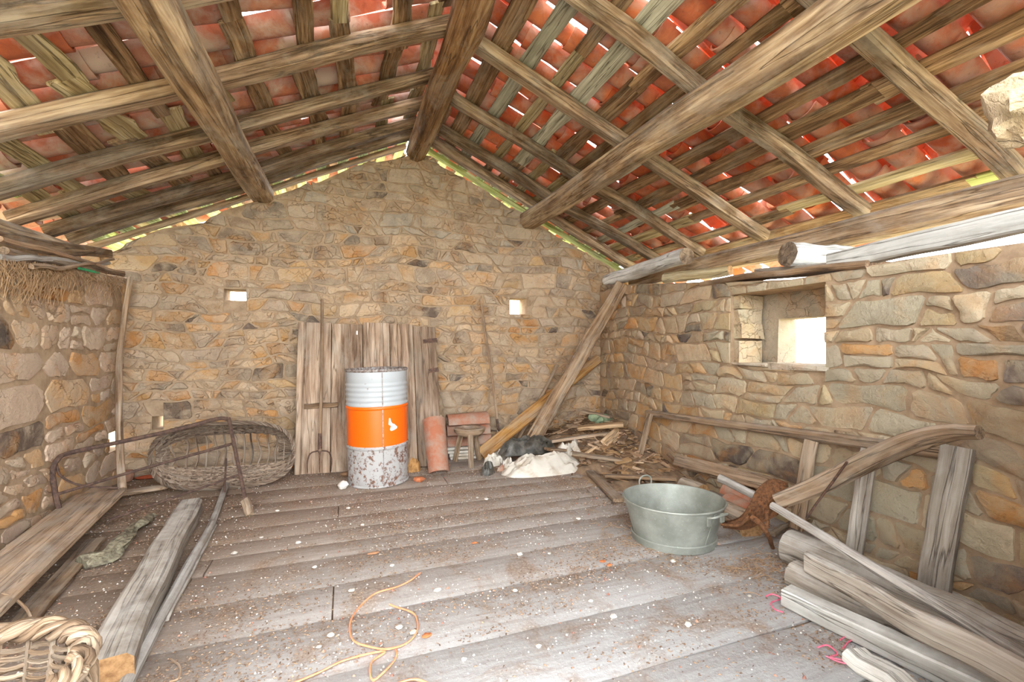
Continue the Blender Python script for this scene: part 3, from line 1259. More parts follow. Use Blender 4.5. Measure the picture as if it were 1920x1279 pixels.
z1, z2 = .34, .69
mb = MB()
mb.lathe([(DR - .004, .015), (DR - .001, .02)] + [(DR - .001, .02 + (z1 - .035) * i / 5) for i in range(1, 6)], 48, dc, tilt)
mb.build('lower_band', M['drum_low'], drum, 60, label='peeling rust-eaten grey paint')
mb = MB()
mb.lathe([(DR - .001, z1 + .012 + (z2 - z1 - .024) * i / 6) for i in range(7)], 48, dc, tilt)
mid_band = mb.build('middle_band', M['drum_orange'], drum, 60, label='bright orange painted band')
mb = MB()
mb.lathe(ribbed(z2 + .014, DH - .10, 5, .0035, DR + .001) + [(DR + .001, DH - .06), (DR + .001, DH - .01)], 48, dc, tilt)
mb.build('upper_band', M['drum_grey'], drum, 60, label='ribbed pale grey band')
for zz, mt in ((z1, 'drum_rim'), (z2, 'drum_rim')):
    mb = MB()
    mb.lathe([(DR - .002, zz - .018), (DR + .005, zz - .010), (DR + .008, zz), (DR + .005, zz + .010), (DR - .002, zz + .018)], 48, dc, tilt)
    mb.build('rolling_hoop', M['drum_low'] if zz == z1 else M['drum_orange'], drum, 60)
mb = MB()
mb.lathe([(DR + .001, DH - .016), (DR + .008, DH - .012), (DR + .010, DH), (DR + .004, DH + .008), (DR - .006, DH + .004), (DR - .006, DH - .012)], 48, dc, tilt)
mb.build('rim', M['drum_rim'], drum, 60, label='rusty open rim')
mb = MB()
mb.lathe([(DR - .006, DH - .01), (DR - .006, .03)], 48, dc, tilt)
mb.lathe([(DR - .006, .03), (.001, .025)], 48, dc, tilt)
for f in range(len(mb.f)):
    mb.f[f] = mb.f[f][::-1]
mb.build('inside', M['drum_rim'], drum, 60)
mb = MB()
mb.lathe([(DR - .001, .0), (DR + .006, .004), (DR + .006, .014), (DR - .002, .020)], 48, dc, tilt)
mb.build('bottom_chime', M['drum_low'], drum, 60)
vd = -dv.normalized(); sdv = V((-vd.y, vd.x, 0))
ang0 = math.atan2(vd.y, vd.x)


def drum_pt(px_off, z, off=.0):
    a = ang0 + math.asin(max(-1, min(1, px_off)))
    return dc + tilt @ V(((DR + off) * math.cos(a), (DR + off) * math.sin(a), z))


mb = MB()
mb.sweep([drum_pt(.17, .02 + (DH - .04) * i / 10, .001) for i in range(11)], rect(.008, .006), vd)
mb.build('seam', M['drum_rim'], drum, 0, label='vertical welded seam')
mb = MB()
poly = [(.36, .60), (.40, .60), (.43, .565), (.47, .55), (.52, .545), (.62, .515), (.60, .50), (.50, .49), (.42, .485), (.38, .50), (.42, .53), (.34, .545)]
c0 = mb.vert(drum_pt(.43, .53, .0025))
ids = [mb.vert(drum_pt(x, z, .0025)) for x, z in poly]
for i in range(len(ids)):
    mb.face((c0, ids[i], ids[(i + 1) % len(ids)]))
mb.build('label_scrap', M['scrap_white'], mid_band, 0, label='torn remnant of a white paper label')


# barrel tiles standing and lying by the wall
def loose_tile(p0, p1, upv, label, group=None, r0=.11, r1=.09, mat=None, L=None):
    ax = p1 - p0; L = L or ax.length; ax.normalize()
    upv = V(upv); upv = (upv - ax * upv.dot(ax)).normalized()
    R = Matrix((ax, upv.cross(ax), upv)).transposed()
    mb = MB()
    tile_mesh(mb, Matrix.Translation(p0) @ R.to_4x4(), r0, r1, L, .015, 8, 160)
    return mb.build('roof_tile', mat or M['tile_dusty'], None, 50, label=label, cat='roof tile', group=group)


tb = fl(823, 889) + V((0, 0, .01)); tt = ony(813, 788, 4.62)
loose_tile(tb, tt, (-.05, -1, .3), 'reddish barrel roof tile standing upright against the plank door beside the drum', r0=.10, r1=.115)
tY = 4.93
for k, (z, lab) in enumerate(((.14, 'lowest roof tile of the stack lying behind the milking stool'), (.255, 'middle roof tile of the stack lying behind the milking stool'), (.37, 'topmost roof tile of the stack lying behind the milking stool'))):
    a = ony(836 + k, 830, tY); b = ony(917 - 2 * k, 830, tY)
    a.z = b.z = z + .0
    a = a + V((0, .02 * (k % 2), 0))
    loose_tile(b, a, (0, -.15, 1), lab, 'roof tiles stacked behind the stool', .118, .105, M['tile_dusty'])
for k in range(4):
    mb = MB()
    a = ony(842 - 2 * k, 850, 4.90 + .004 * k); b = ony(958 + 3 * (k % 2), 850, 4.86)
    a.z = b.z = .018 + .034 * k
    timber(mb, a, b, .20, .028, (0, 0, 1), 8, .006, .005, 1, (0, 0, 0), .05)
    mb.build('white_strip', M['plastic_white'], label=['lowest', 'second lowest', 'second highest', 'highest'][k] + ' of the flat white strips stacked under the roof tiles', cat='strip', group='white strips by the wall')

# milking stool
sc_ = fl(880, 868); sz = .375
stool = thing('milking_stool', sc_, 'three-legged wooden milking stool with a hollowed round seat', 'stool')
mb = MB()
sr = .16
mb.lathe([(.02, sz - .08), (sr * .75, sz - .08), (sr * .97, sz - .045), (sr * 1.02, sz - .01), (sr * .95, sz), (sr * .55, sz - .006), (sr * .45, sz - .022), (.01, sz - .026)], 26, sc_)
for p in mb.v:
    p += V((.012 * nz(p.x * 9, p.y * 9), .012 * nz(p.x * 9 + 5, p.y * 9), .005 * nz(p.x * 14, p.y * 14, 2)))
mb.build('seat', M['plank'], stool, 50)
for q in (fl(853, 865), fl(884, 878), fl(898, 862)):
    d = (q - sc_)
    mb = MB()
    logp(mb, [sc_ + d * .55 + V((0, 0, sz - .05)), q + V((0, 0, 0.0))], .032, .027, 8, 4, .004, .1, (0, 1, 0))
    mb.build('leg', M['plank'], stool)

# boards leaning in the far corner
mb = MB()
a = V((1.86, 4.66, .05)); b = onr(1166, 532, .06)
timber(mb, a, b, .175, .035, (-.35, -1, .25), 10, .01, .006, .85, (0, 0, 0), .06)
mb.build('leaning_plank', M['plank_dark'], label='long grey-brown plank leaning steeply into the far right corner', cat='plank')
mb = MB()
a = V((1.37, 4.72, .06)); b = ony(1122, 672, 5.08)
timber(mb, a, b, .15, .05, (-.1, -1, .25), 10, .01, .01, .8, (0, 0, 0), .08)
mb.build('leaning_beam', M['plank_orange'], label='orange-brown squared board leaning low behind the long plank', cat='board')
mb = MB()
a = ony(1046, 684, 5.10); b = ony(985, 800, 4.98); b.z = max(b.z, .02)
timber(mb, a, b + (b - a) * .35, .035, .03, (0, -1, 0), 5, .006, .005)
mb.build('thin_batten', M['plank'], label='thin batten leaning behind the long plank', cat='batten')

# ------------------------------------------------------------------ rubble heap in the far right corner
mb = MB()
n1, n2 = 44, 34


def heap_h(x, y):
    k = math.exp(-(((x - 3.05) / .75) ** 2 + ((y - 4.95) / .75) ** 2) * .9) * .34
    k += math.exp(-(((x - 2.75) / .5) ** 2 + ((y - 3.9) / .6) ** 2)) * .07
    k += .03 * nz(x * 6, y * 6) + .015 * nz(x * 15, y * 15)
    e = min(1, max(0, (x - 1.75) / .4)) * min(1, max(0, (y - 3.1) / .4))
    return -.02 + max(0, k + .015) * e


for i in range(n1 + 1):
    for j in range(n2 + 1):
        x = 1.7 + 1.42 * i / n1; y = 3.05 + 2.12 * j / n2
        x = min(x, xr(y) - .02)
        q = rnd.random()
        mb.col = C(rnd.choice(['#87705b', '#987f66', '#7a6452', '#a0876c']))
        mb.vert((x, y, heap_h(x, y)))
for i in range(n1):
    for j in range(n2):
        a = i * (n2 + 1) + j
        mb.face((a, a + n2 + 1, a + n2 + 2, a + 1))
mb.build('rubble_heap', M['debris'], floor, 50, kind='stuff')


def chips(name, count, region, label, seed, lens=(.03, .12), cols=('#8d7053', '#a78560', '#6d543f', '#b8987a'), zf=None, th=(.004, .014)):
    r = random.Random(seed)
    mb = MB()
    for _ in range(count):
        x, y = region(r)
        z = (zf(x, y) if zf else 0) + .012
        mb.col = C(r.choice(cols))
        L = r.uniform(*lens); w = L * r.uniform(.15, .5); t = r.uniform(*th)
        R = Matrix.Rotation(r.uniform(0, 6.3), 3, 'Z') @ Matrix.Rotation(r.uniform(-.35, .35), 3, 'Y') @ Matrix.Rotation(r.uniform(-.3, .3), 3, 'X')
        mb.box((x, y, z), (L, w, t), R, 0, w * .15)
    return mb.build(name, M['debris'], floor, 0, kind='stuff')


chips('wood_chips', 620, lambda r: (min(3.02, r.gauss(2.72, .28)), min(5.12, r.gauss(4.3, .5))), 'scattered wood chips on the rubble heap', 3, lens=(.02, .16), cols=('#8d7053', '#a78560', '#6d543f', '#b8987a', '#7a5f4a', '#c0a488'), zf=heap_h)


def scrap(name, a, b, w, t, mat, label, cat='plank', up=(0, 0, 1), edge=.1, group=None, ch=.004):
    mb = MB()
    timber(mb, a, b, w, t, up, 5, .006, ch, 1, (0, 0, 0), edge)
    return mb.build(name, mat, label=label, cat=cat, group=group)


# boards on the heap
scrap('board_offcut', ony(1084, 803, 4.55), ony(1168, 795, 4.30), .15, .04, M['plank_pale'], 'clean pale board offcut lying on top of the corner heap', 'board')
scrap('board_offcut', ony(1033, 827, 4.55), ony(1142, 812, 4.45), .07, .03, M['plank'], 'narrow brown board sticking out below the pale offcut on the heap', 'board')
scrap('board_offcut', ony(1134, 834, 4.18), ony(1160, 808, 4.42), .12, .03, M['plank_pale'], 'short tilted board propped on the right of the heap', 'board', (.3, -.8, .6))
scrap('board_offcut', ony(1075, 838, 4.40), ony(1150, 822, 4.62), .22, .025, M['plank_dark'], 'wide dark board lying flat in the middle of the heap', 'board')
scrap('stick', ony(1102, 832, 4.25), ony(1152, 856, 4.10), .025, .02, M['plank'], 'thin stick slanting down the front of the heap', 'stick')
scrap('stick', ony(1150, 853, 4.02), ony(1196, 826, 4.25), .022, .018, M['plank_pale'], 'thin pale stick slanting up towards the leaning slat', 'stick')
scrap('stick', ony(1098, 850, 4.15), ony(1118, 838, 4.22), .035, .02, M['plank_pale'], 'stubby pale stick end at the foot of the heap', 'stick')
scrap('board_offcut', fl(1090, 862, .05), fl(1172, 880, .05), .13, .025, M['plank_dark'], 'dark board lying flat between the sack and the heap', 'board')
scrap('board_offcut', fl(1106, 884, .03), fl(1160, 938, .03), .085, .03, M['plank'], 'brown plank end lying on the floor between the sack and the tub', 'plank')
scrap('board_offcut', fl(1178, 868, .04), fl(1262, 908, .05), .08, .03, M['plank_dark'], 'brown board lying behind the left side of the tub', 'plank')
scrap('board_offcut', fl(1186, 888, .03), fl(1250, 922, .03), .06, .03, M['plank_dark'], 'short dark board just behind the tub rim', 'plank')
scrap('board_offcut', fl(1150, 850, .10), fl(1200, 872, .06), .05, .02, M['plank'], 'small batten lying at the foot of the leaning slat', 'plank')
hb = random.Random(31)
for k, (px, py, L, a, w, mt, lab) in enumerate((
    (1060, 846, .50, .3, .12, 'plank_dark', 'dark broad board half buried at the left foot of the heap'),
    (1125, 862, .55, -.5, .10, 'plank', 'brown board slanting down towards the floor from the heap'),
    (1170, 846, .40, .9, .08, 'plank_dark', 'short dark board on the right flank of the heap'),
    (1200, 890, .60, -.7, .07, 'plank_dark', 'long dark batten between the heap and the tub'),
    (1090, 830, .35, .1, .09, 'plank', 'small brown board under the wide dark one on the heap'),
    (1180, 818, .38, -.9, .10, 'plank', 'brown board tilted against the window wall behind the heap'))):
    c = fl(px, py, .10); c.z = heap_h(min(c.x, 2.95), c.y) + .035 + .01 * k
    c.x = min(c.x, xr(c.y) - .25)
    d = V((math.cos(a), math.sin(a), hb.uniform(-.15, .15))) * L / 2
    scrap('heap_board', c - d, c + d, w, .025, M[mt], lab, 'board')
mb = MB()
for k in range(3):
    c = ony(1112 + k * 12, 783 + (k % 2) * 6, 4.75)
    pr = [(.05, 0), (.07, .03), (.05, .06), (.01, .07)]
    mb.lathe([(.001, -.02)] + pr, 9, c - V((0, 0, .03)))
for p in mb.v:
    p += V((nz(p.x * 12, p.y * 12, p.z * 12), nz(p.x * 12 + 9, p.y * 12, p.z * 12), nz(p.x * 12, p.y * 12 + 9, p.z * 12))) * .03
mb.build('cloth_bundle', M['cloth_green'], label='crumpled grey-green cloth bundle at the back of the corner heap', cat='cloth')


# ------------------------------------------------------------------ sacks and plastic on the floor
def crumple(name, cx, cy, lx, ly, h, rotz, mat, label, cat, seed, amp=.05, nx=34, ny=24, z0=.0, edge=.25, flat=.35, thick=.004):
    """rumpled sheet mound with real thickness"""
    mb = MB()
    R = Matrix.Rotation(rotz, 3, 'Z')
    grid = []
    for lay in (0, 1):
        g = []
        for i in range(nx + 1):
            for j in range(ny + 1):
                u = i / nx * 2 - 1; v = j / ny * 2 - 1
                a = math.atan2(v, u)
                rr = max(abs(u), abs(v))
                k = rr / max(1e-6, math.hypot(u, v)) * (1 + edge * nz(math.cos(a) * 1.6 + seed, math.sin(a) * 1.6))
                x, y = u * k * lx, v * k * ly
                f = max(0, 1 - rr ** 3)
                z = h * f * (flat + (1 - flat) * (.5 + .8 * nz(u * 1.7 + seed, v * 1.7)))
                rd = (1 - abs(nz(u * 2.4 + seed * 2, v * 2.4)) * 2.2)
                rd2 = (1 - abs(nz(u * 5 + seed * 3, v * 5)) * 2.2)
                z += amp * (rd * .7 + rd2 * .35) * min(1, f * 2)
                z = max(z, .004) if lay == 0 else max(z - thick, .0)
                p = R @ V((x, y, 0)) + V((cx, cy, z0 + z))
                g.append(mb.vert(p))
        grid.append(g)
    W = ny + 1
    for i in range(nx):
        for j in range(ny):
            a = i * W + j
            mb.face((grid[0][a], grid[0][a + W], grid[0][a + W + 1], grid[0][a + 1]))
            b = grid[1]
            mb.face((b[a + 1], b[a + W + 1], b[a + W], b[a]))
    per = [i * W for i in range(nx)] + [nx * W + j for j in range(ny)] + [i * W + ny for i in range(nx, 0, -1)] + [j for j in range(ny, 0, -1)]
    for i in range(len(per)):
        a, b = per[i], per[(i + 1) % len(per)]
        mb.face((grid[0][a], grid[1][a], grid[1][b], grid[0][b]))
    return mb.build(name, mat, None, 40, label=label, cat=cat)


sp = fl(1025, 884)
crumple('plastic_sack', sp.x - .02, sp.y + .05, .50, .22, .15, .02, M['plastic_white'], 'crumpled dirty white plastic sack lying on the floor', 'sack', 3, .05)
crumple('plastic_sack', fl(1066, 862).x, fl(1066, 862).y, .16, .16, .20, .5, M['plastic_white'], 'upright crumpled end of white sacking beside the black sheet', 'sack', 8, .05, 18, 16)
sp = fl(1000, 868)
crumple('plastic_sheet', sp.x, sp.y + .12, .34, .14, .16, .1, M['plastic_black'], 'crumpled black plastic sheet on top of the white sack', 'plastic sheet', 14, .05, 26, 18, .09)
for k, (px, py, lx, lab) in enumerate(((925, 872, .10, 'small torn piece of whitish plastic left of the sack'), (942, 862, .09, 'folded whitish plastic piece by the black sheet'), (915, 888, .09, 'grey plastic shred on the floor in front of the stool'), (953, 880, .08, 'dirty white rag against the left end of the sack'))):
    q = fl(px, py)
    crumple('plastic_scrap', q.x, q.y, lx, .06, .10, .4 * k, M['plastic_white'] if k != 2 else M['plastic_black'], lab, 'plastic scrap', 20 + k, .05, 12, 10)
q = fl(940, 882)
crumple('orange_scrap', q.x, q.y, .05, .03, .05, .3, M['tile_dusty'], 'small orange scrap beside the white sack', 'scrap', 41, .02, 8, 6)

# ------------------------------------------------------------------ small bits near the drum
q = fl(643, 914)


def lump(mb, c, r, seed, sq=(1, 1, .8), n=10, rough=.35):
    ids = {}
    nv = max(4, n // 2)
    for i in range(nv + 1):
        th = math.pi * i / nv
        for j in range(n):
            ph = 2 * math.pi * j / n
            d = V((math.sin(th) * math.cos(ph), math.sin(th) * math.sin(ph), math.cos(th)))
            k = 1 + rough * nz(d.x * 1.6 + seed, d.y * 1.6, d.z * 1.6)
            ids[i, j] = mb.vert(V(c) + V((d.x * sq[0], d.y * sq[1], d.z * sq[2])) * r * k)
    for i in range(nv):
        for j in range(n):
            mb.face((ids[i, j], ids[i + 1, j], ids[i + 1, (j + 1) % n], ids[i, (j + 1) % n]))


def stone_thing(name, px, py, r, tint, label, cat, sq=(1, 1, .75), rough=.35, z=0):
    mb = MB(); mb.col = C(tint)
    c = fl(px, py, z); c.z = z + r * sq[2] * .8
    lump(mb, c, r, rnd.uniform(0, 99), sq, 9, rough)
    return mb.build(name, M['debris'], None, 30, label=label, cat=cat)


stone_thing('plaster_lump', 643, 916, .045, '#e6e1d8', 'white plaster lump on the floor at the left foot of the drum', 'plaster', (1, 1, .85))
stone_thing('brick_fragment', 785, 903, .05, '#b8704c', 'orange brick fragment on the floor right of the drum', 'brick', (1.1, .8, .5), .3)
stone_thing('brick_fragment', 648, 893, .05, '#8a6a50', 'brown brick fragment in front of the plank door left of the drum', 'brick', (1.1, .8, .5), .3)
stone_thing('stone_piece', 790, 862, .10, '#a08d78', 'grey stone lying between the drum and the standing roof tile', 'stone', (1.2, .8, .7), .4)
q = fl(775, 884)
crumple('crumpled_paper', q.x, q.y, .075, .05, .11, .3, M['paper'], 'crumpled brown paper bag beside the drum', 'paper bag', 51, .05, 12, 10)
stone_thing('brick_fragment', 539, 880, .045, '#b0663f', 'orange brick fragment between the wicker basket and the plank door', 'brick', (1.2, .8, .5), .3)
stone_thing('tile_fragment', 280, 897, .07, '#b0583b', 'flat red tile fragment by the wall left of the wicker basket', 'tile', (1.8, .7, .25), .25)
stone_thing('stone_piece', 238, 903, .07, '#96705c', 'brown stone behind the corner pole foot', 'stone', (.8, .8, .9), .3)

# ------------------------------------------------------------------ zinc tub
tc = fl(1262, 1010)
TR, TB, TH = .300, .235, .262
tub = thing('zinc_tub', tc, 'round galvanised zinc washtub with two handles standing on the floor', 'tub')
R = Matrix.Rotation(math.radians(-25), 3, 'Z') @ Matrix.Diagonal((1.04, .96, 1))
mb = MB()
prof = [(.001, .022), (TB - .02, .022), (TB - .004, .03)] + [(TB - .004 + (TR - TB) * t, .03 + (TH - .03) * t) for t in (.25, .5, .75, 1)]
outp = [(TR + .000, TH), (TB + (TR - TB) * .75, .03 + (TH - .03) * .75), (TB + (TR - TB) * .5, .03 + (TH - .03) * .5), (TB + (TR - TB) * .22, .03 + (TH - .03) * .22), (TB, .02), (TB, .002)]
mb.lathe(prof + outp, 56, tc, R)
mb.build('body', M['zinc'], tub, 50)
mb = MB()
ringp = [tc + R @ V(((TR + .001) * math.cos(a), (TR + .001) * math.sin(a), TH)) for a in [2 * math.pi * i / 56 for i in range(56)]]
mb.tube(ringp, .006, 6, closed=True)
mb.build('rolled_rim', M['zinc'], tub, 60)
mb = MB()
mb.lathe([(TB + .012, .002), (TB + .014, .02), (TB + .018, .045), (TB + .012, .05), (TB + .006, .046)], 56, tc, R)
mb.build('base_band', M['zinc'], tub, 50)


def tub_handle(px, py, upright, name='handle'):
    d = (fl(px, py, TH) - tc); d.z = 0; d.normalize()
    t = V((-d.y, d.x, 0))
    c = tc + d * (TR * 1.0) + V((0, 0, TH - .02))
    mb = MB()
    if upright:
        pts = [c + t * .045, c + t * .048 + V((0, 0, .05)), c + t * .026 + V((0, 0, .078)), c - t * .026 + V((0, 0, .078)), c - t * .048 + V((0, 0, .05)), c - t * .045]
    else:
        pts = [c + t * .07, c + t * .065 + d * .035 + V((0, 0, .012)), c + t * .03 + d * .05 + V((0, 0, .02)), c - t * .03 + d * .05 + V((0, 0, .02)), c - t * .065 + d * .035 + V((0, 0, .012)), c - t * .07]
    mb.tube(smoothpath(pts, 20), .006, 6, (.3, .2, 1))
    hd = mb.build(name, M['zinc'], tub, 60)
    for s in (1, -1):
        mb = MB()
        mb.box(c + t * .06 * s + d * .006 + V((0, 0, -.02)), (.012, .03, .05), Matrix((d, t, V((0, 0, 1)))).transposed(), 0, .001)
        mb.build('handle_lug', M['zinc'], hd, 0)


tub_handle(1206, 906, True)
tub_handle(1350, 965, False)
mb = MB()
dd = (fl(1322, 1005, .1) - tc); dd.z = 0; dd.normalize()
mb.sweep([tc + dd * (TB + .003 + (TR - TB) * t) + V((0, 0, .05 + (TH - .06) * t)) for t in (0, .5, 1)], rect(.02, .005), dd)
mb.build('side_seam', M['zinc'], tub, 0)

# ------------------------------------------------------------------ things along the window wall
rack = thing('wooden_rack', fl(1500, 990), 'broken wooden frame of a rail and uprights leaning against the window wall', 'rack')


def upright(pt, pb, w, t, mat='plank'):
    mb = MB()
    timber(mb, pt, pb, w, t, (-1, -.15, .2), 6, .008, .006, 1.0, (0, 0, 0), .06)
    mb.build('upright', M[mat], rack)


mb = MB()
timber(mb, onr(1213, 775, .045), onr(1822, 857, .05), .055, .06, (0, 0, 1), 14, .012, .012, 1.05, (0, 0, 0), .08)
mb.build('rail', M['plank'], rack)
upright(onr(1219, 776, .09), onr(1196, 866, .22), .07, .03, 'plank')
upright(onr(1521, 826, .095), onr(1493, 992, .20), .085, .03, 'plank')
upright(onr(1630, 842, .095), onr(1600, 1036, .20), .085, .03, 'plank_grey')
upright(onr(1795, 838, .10), onr(1748, 1108, .22), .115, .055, 'plank_grey')

# old plough lying against the rack
pl = thing('wooden_plough', fl(1447, 1022), 'old plough with a long curved wooden beam and a rusty iron mouldboard', 'plough')
pts = [dep(1457, 941, 2.62), dep(1545, 905, 2.48), dep(1640, 858, 2.30), dep(1720, 825, 2.14), dep(1785, 811, 2.02), dep(1836, 811, 1.93)]
mb = MB()
path = smoothpath(pts, 18)
secs = []
for i in range(19):
    t = i / 18
    w, h = .065, .085 + .03 * math.sin(math.pi * min(1, t * 1.1)) - .025 * t
    secs.append([(x * (1 + .05 * nz(j + t * 3)), y * (1 + .06 * nz(j * 2 + t * 4))) for j, (x, y) in enumerate(rect(w, h, .018))])
mb.sweep(path, secs, (0, 0, 1))
mb.build('beam', M['plank'], pl, label='curved grey wooden beam')
# mouldboard: a twisted plate with thickness
mb = MB()
rail_a = [dep(1478, 906, 2.62), dep(1446, 899, 2.68), dep(1419, 918, 2.74), dep(1405, 946, 2.78), dep(1386, 970, 2.80), dep(1350, 980, 2.84)]
rail_b = [dep(1480, 945, 2.56), dep(1464, 962, 2.57), dep(1446, 972, 2.60), dep(1420, 985, 2.64), dep(1396, 994, 2.70), dep(1356, 990, 2.80)]
A = smoothpath(rail_a, 20); B = smoothpath(rail_b, 20)
g = [[], []]
for lay in (0, 1):
    for i in range(21):
        rr = []
        for j in range(9):
            t = j / 8
            p = A[i].lerp(B[i], t)
            bow = .05 * math.sin(math.pi * t)
            vv = V((p.x, p.y, 0)).normalized()
            p = p + vv * (bow + .012 * lay) + V((nz(p.x * 40, p.z * 40), 0, nz(p.y * 40, p.z * 40))) * .004
            rr.append(mb.vert(p))
        g[lay].append(rr)
for i in range(20):
    for j in range(8):
        a = g[0]; mb.face((a[i][j], a[i][j + 1], a[i + 1][j + 1], a[i + 1][j]))
        a = g[1]; mb.face((a[i + 1][j], a[i + 1][j + 1], a[i][j + 1], a[i][j]))
    for j in (0, 8):
        q = (g[0][i][j], g[0][i + 1][j], g[1][i + 1][j], g[1][i][j])
        mb.face(q if j == 0 else q[::-1])
mb.build('mouldboard', M['rust_orange'], pl, 50, label='rust-orange pitted iron mouldboard')
mb = MB()
logp(mb, [dep(1408, 968, 2.66), dep(1430, 988, 2.62), dep(1441, 1006, 2.62), fl(1449, 1026, .02)], .017, .012, 8, 10, .006, .2)
mb.build('frog_leg', M['rust_orange'], pl)
mb = MB()
logp(mb, [dep(1439, 955, 2.64), dep(1438, 972, 2.63), dep(1437, 990, 2.62)], .013, .012, 8, 6, .003, .2)
mb.build('stay', M['rust_orange'], pl)
mb = MB()
logp(mb, [dep(1405, 968, 2.68), dep(1385, 985, 2.72), dep(1352, 983, 2.80)], .012, .008, 8, 8, .004, .2)
mb.build('share_tip', M['rust_orange'], pl)
mb = MB()
mb.tube(smoothpath([dep(1588, 866, 2.30), dep(1560, 905, 2.40), dep(1530, 945, 2.48), dep(1512, 972, 2.52)], 12), .006, 6)
mb.build('chain_rod', M['rust_dark'], pl)

# board resting along the wall behind the tub, poles, logs and tiles there
mb = MB()
timber(mb, onr(1266, 862, .12), onr(1452, 910, .12), .10, .03, (-1, 0, .35), 6, .01, .006, 1.1, (0, 0, 0), .08)
mb.build('side_board', M['plank'], label='brown board lying along the window wall behind the tub', cat='board')
mb = MB()
timber(mb, onr(1270, 868, .10), onr(1252, 851, .10), .03, .02, (-1, 0, .35), 3, .004, .004)
mb.build('splinter', M['plank_dark'], label='short splinter by the left end of the wall board', cat='splinter')
mb = MB()
logp(mb, [dep(1348, 896, 3.15), dep(1450, 946, 2.85)], .028, .026, 10, 6, .005, .08)
mb.build('round_pole', M['pole_grey'], label='smooth grey pole with a rounded end sloping behind the tub', cat='pole')
mb = MB()
a = fl(1278, 914, .09); b = fl(1318, 928, .09)
logp(mb, [a, b], .085, .08, 12, 5, .006, .1, capm=1)
mb.build('log', [M['log_bark'], M['endgrain']], label='short round log with its cut end facing the tub', cat='log')
mb = MB()
a = fl(1335, 948, .06); b = fl(1410, 988, .06)
logp(mb, [a, b], .075, .09, 12, 6, .006, .08, capm=1)
mb.build('log', [M['plank'], M['endgrain']], label='smooth brown half log lying right behind the tub', cat='log')
loose_tile(fl(1368, 926, .10), fl(1420, 948, .10), (0, -.3, 1), 'orange roof tile lying between the pole and the plough', 'roof tiles beside the plough', .10, .085)
loose_tile(fl(1366, 950, .06), fl(1424, 976, .06), (0, -.3, 1), 'dusty brown roof tile lying under the mouldboard', 'roof tiles beside the plough', .10, .085)
stone_thing('stone_piece', 1338, 905, .09, '#8c735b', 'brown stone lying against the wall above the half log', 'stone', (1.2, .8, .9), .35)
mb = MB()
logp(mb, [fl(1450, 1000, .05), fl(1475, 985, .06), fl(1490, 975, .04)], .02, .012, 8, 6, .01, .3)
mb.build('root_piece', M['log_bark'], label='knobbly brown root lying at the plough foot', cat='root')

# lumber on the floor at the right
mb = MB()
logp(mb, [fl(1480, 1024, .09), fl(1700, 1120, .09), fl(1960, 1236, .09)], .098, .085, 14, 14, .012, .10, capm=1)
mb.build('log', [M['plank_grey'], M['plank_grey']], label='thickest grey log lying on the floor along the window wall', cat='log')
mb = MB()
timber(mb, fl(1512, 1052, .175), fl(1950, 1290, .175), .045, .105, (0, 0, 1), 12, .015, .012, 1.1, (0, 0, 0), .10)
mb.build('split_board', M['plank_grey'], label='long split board standing on edge between the thick log and the white beam', cat='board')
mb = MB()
logp(mb, [fl(1490, 1078, .04), fl(1722, 1192, .04)], .072, .066, 12, 8, .01, .12)
for p in mb.v:
    p.z = max(p.z, .003)
mb.build('half_log', M['plank_grey'], None, 40, label='dusty half-round log lying beside the white squared beam', cat='log')
mb = MB()
timber(mb, fl(1474, 1116, .045), fl(1930, 1330, .045), .095, .08, (0, 0, 1), 12, .008, .006, 1.05, (0, 0, 0), .04)
mb.build('squared_beam', M['plank_white'], label='long whitish squared beam lying on the floor', cat='beam')
mb = MB()
timber(mb, fl(1603, 1228, .035), fl(1760, 1335, .035), .11, .06, (0, 0, 1), 6, .012, .015, 1.0, (0, 0, 0), .12)
mb.build('short_beam', M['plank_white'], label='short broken white board lying in front of the squared beam', cat='board')
mb = MB()
logp(mb, [dep(1449, 948, 2.60), dep(1634, 1062, 2.02), dep(1800, 1160, 1.72), dep(1945, 1250, 1.50)], .022, .030, 9, 14, .008, .12)
mb.build('long_pole', M['pole_grey'], label='long crooked grey pole lying across the lumber from the plough', cat='pole')
mb = MB()
timber(mb, onr(1716, 1096, .10), onr(1950, 1232, .10), .17, .03, (-.25, 0, 1), 6, .008, .006, 1.0, (0, 0, 0), .05)
mb.build('base_board', M['plank_grey'], label='grey board lying at the foot of the window wall', cat='board')

# ------------------------------------------------------------------ left side lumber
mb = MB()
timber(mb, (-1.735, 4.30, .12), (-1.40, 1.70, .12), .30, .035, (0, 0, 1), 12, .010, .006, 1.0, (0, 0, 0), .05)
mb.build('wide_plank', M['plank'], label='wide brown plank lying along the foot of the left wall', cat='plank')
mb = MB()
timber(mb, (-1.05, 3.90, .065), (-.80, 2.02, .065), .145, .12, (0, 0, 1), 12, .014, .02, 1.05, (-.02, 0, 0), .14, 0, 1)
mb.build('hewn_timber', [M['plank_grey'], M['endgrain']], label='thick hewn grey timber lying on the floor with an orange cut end', cat='timber')
mb = MB()
logp(mb, [fl(426, 908, .03), fl(395, 985, .03), fl(330, 1105, .03), fl(232, 1290, .03)], .022, .024, 9, 22, .012, .10)
mb.build('long_pole', M['pole_grey'], label='long thin grey pole lying beside the hewn timber', cat='pole')
mb = MB()
timber(mb, fl(399, 986, .012), fl(302, 1165, .012), .055, .016, (0, 0, 1), 8, .008, .004, 1.0, (0, 0, 0), .2)
mb.build('wood_strip', M['plank_grey'], label='thin pale slat lying under the long pole', cat='strip')
mb = MB()
timber(mb, fl(262, 1225, .02), fl(205, 1300, .02), .06, .03, (0, 0, 1), 5, .01, .008, .8, (0, 0, 0), .2)
mb.build('wood_strip', M['plank_grey'], label='short slat end in front of the hewn timber', cat='strip')
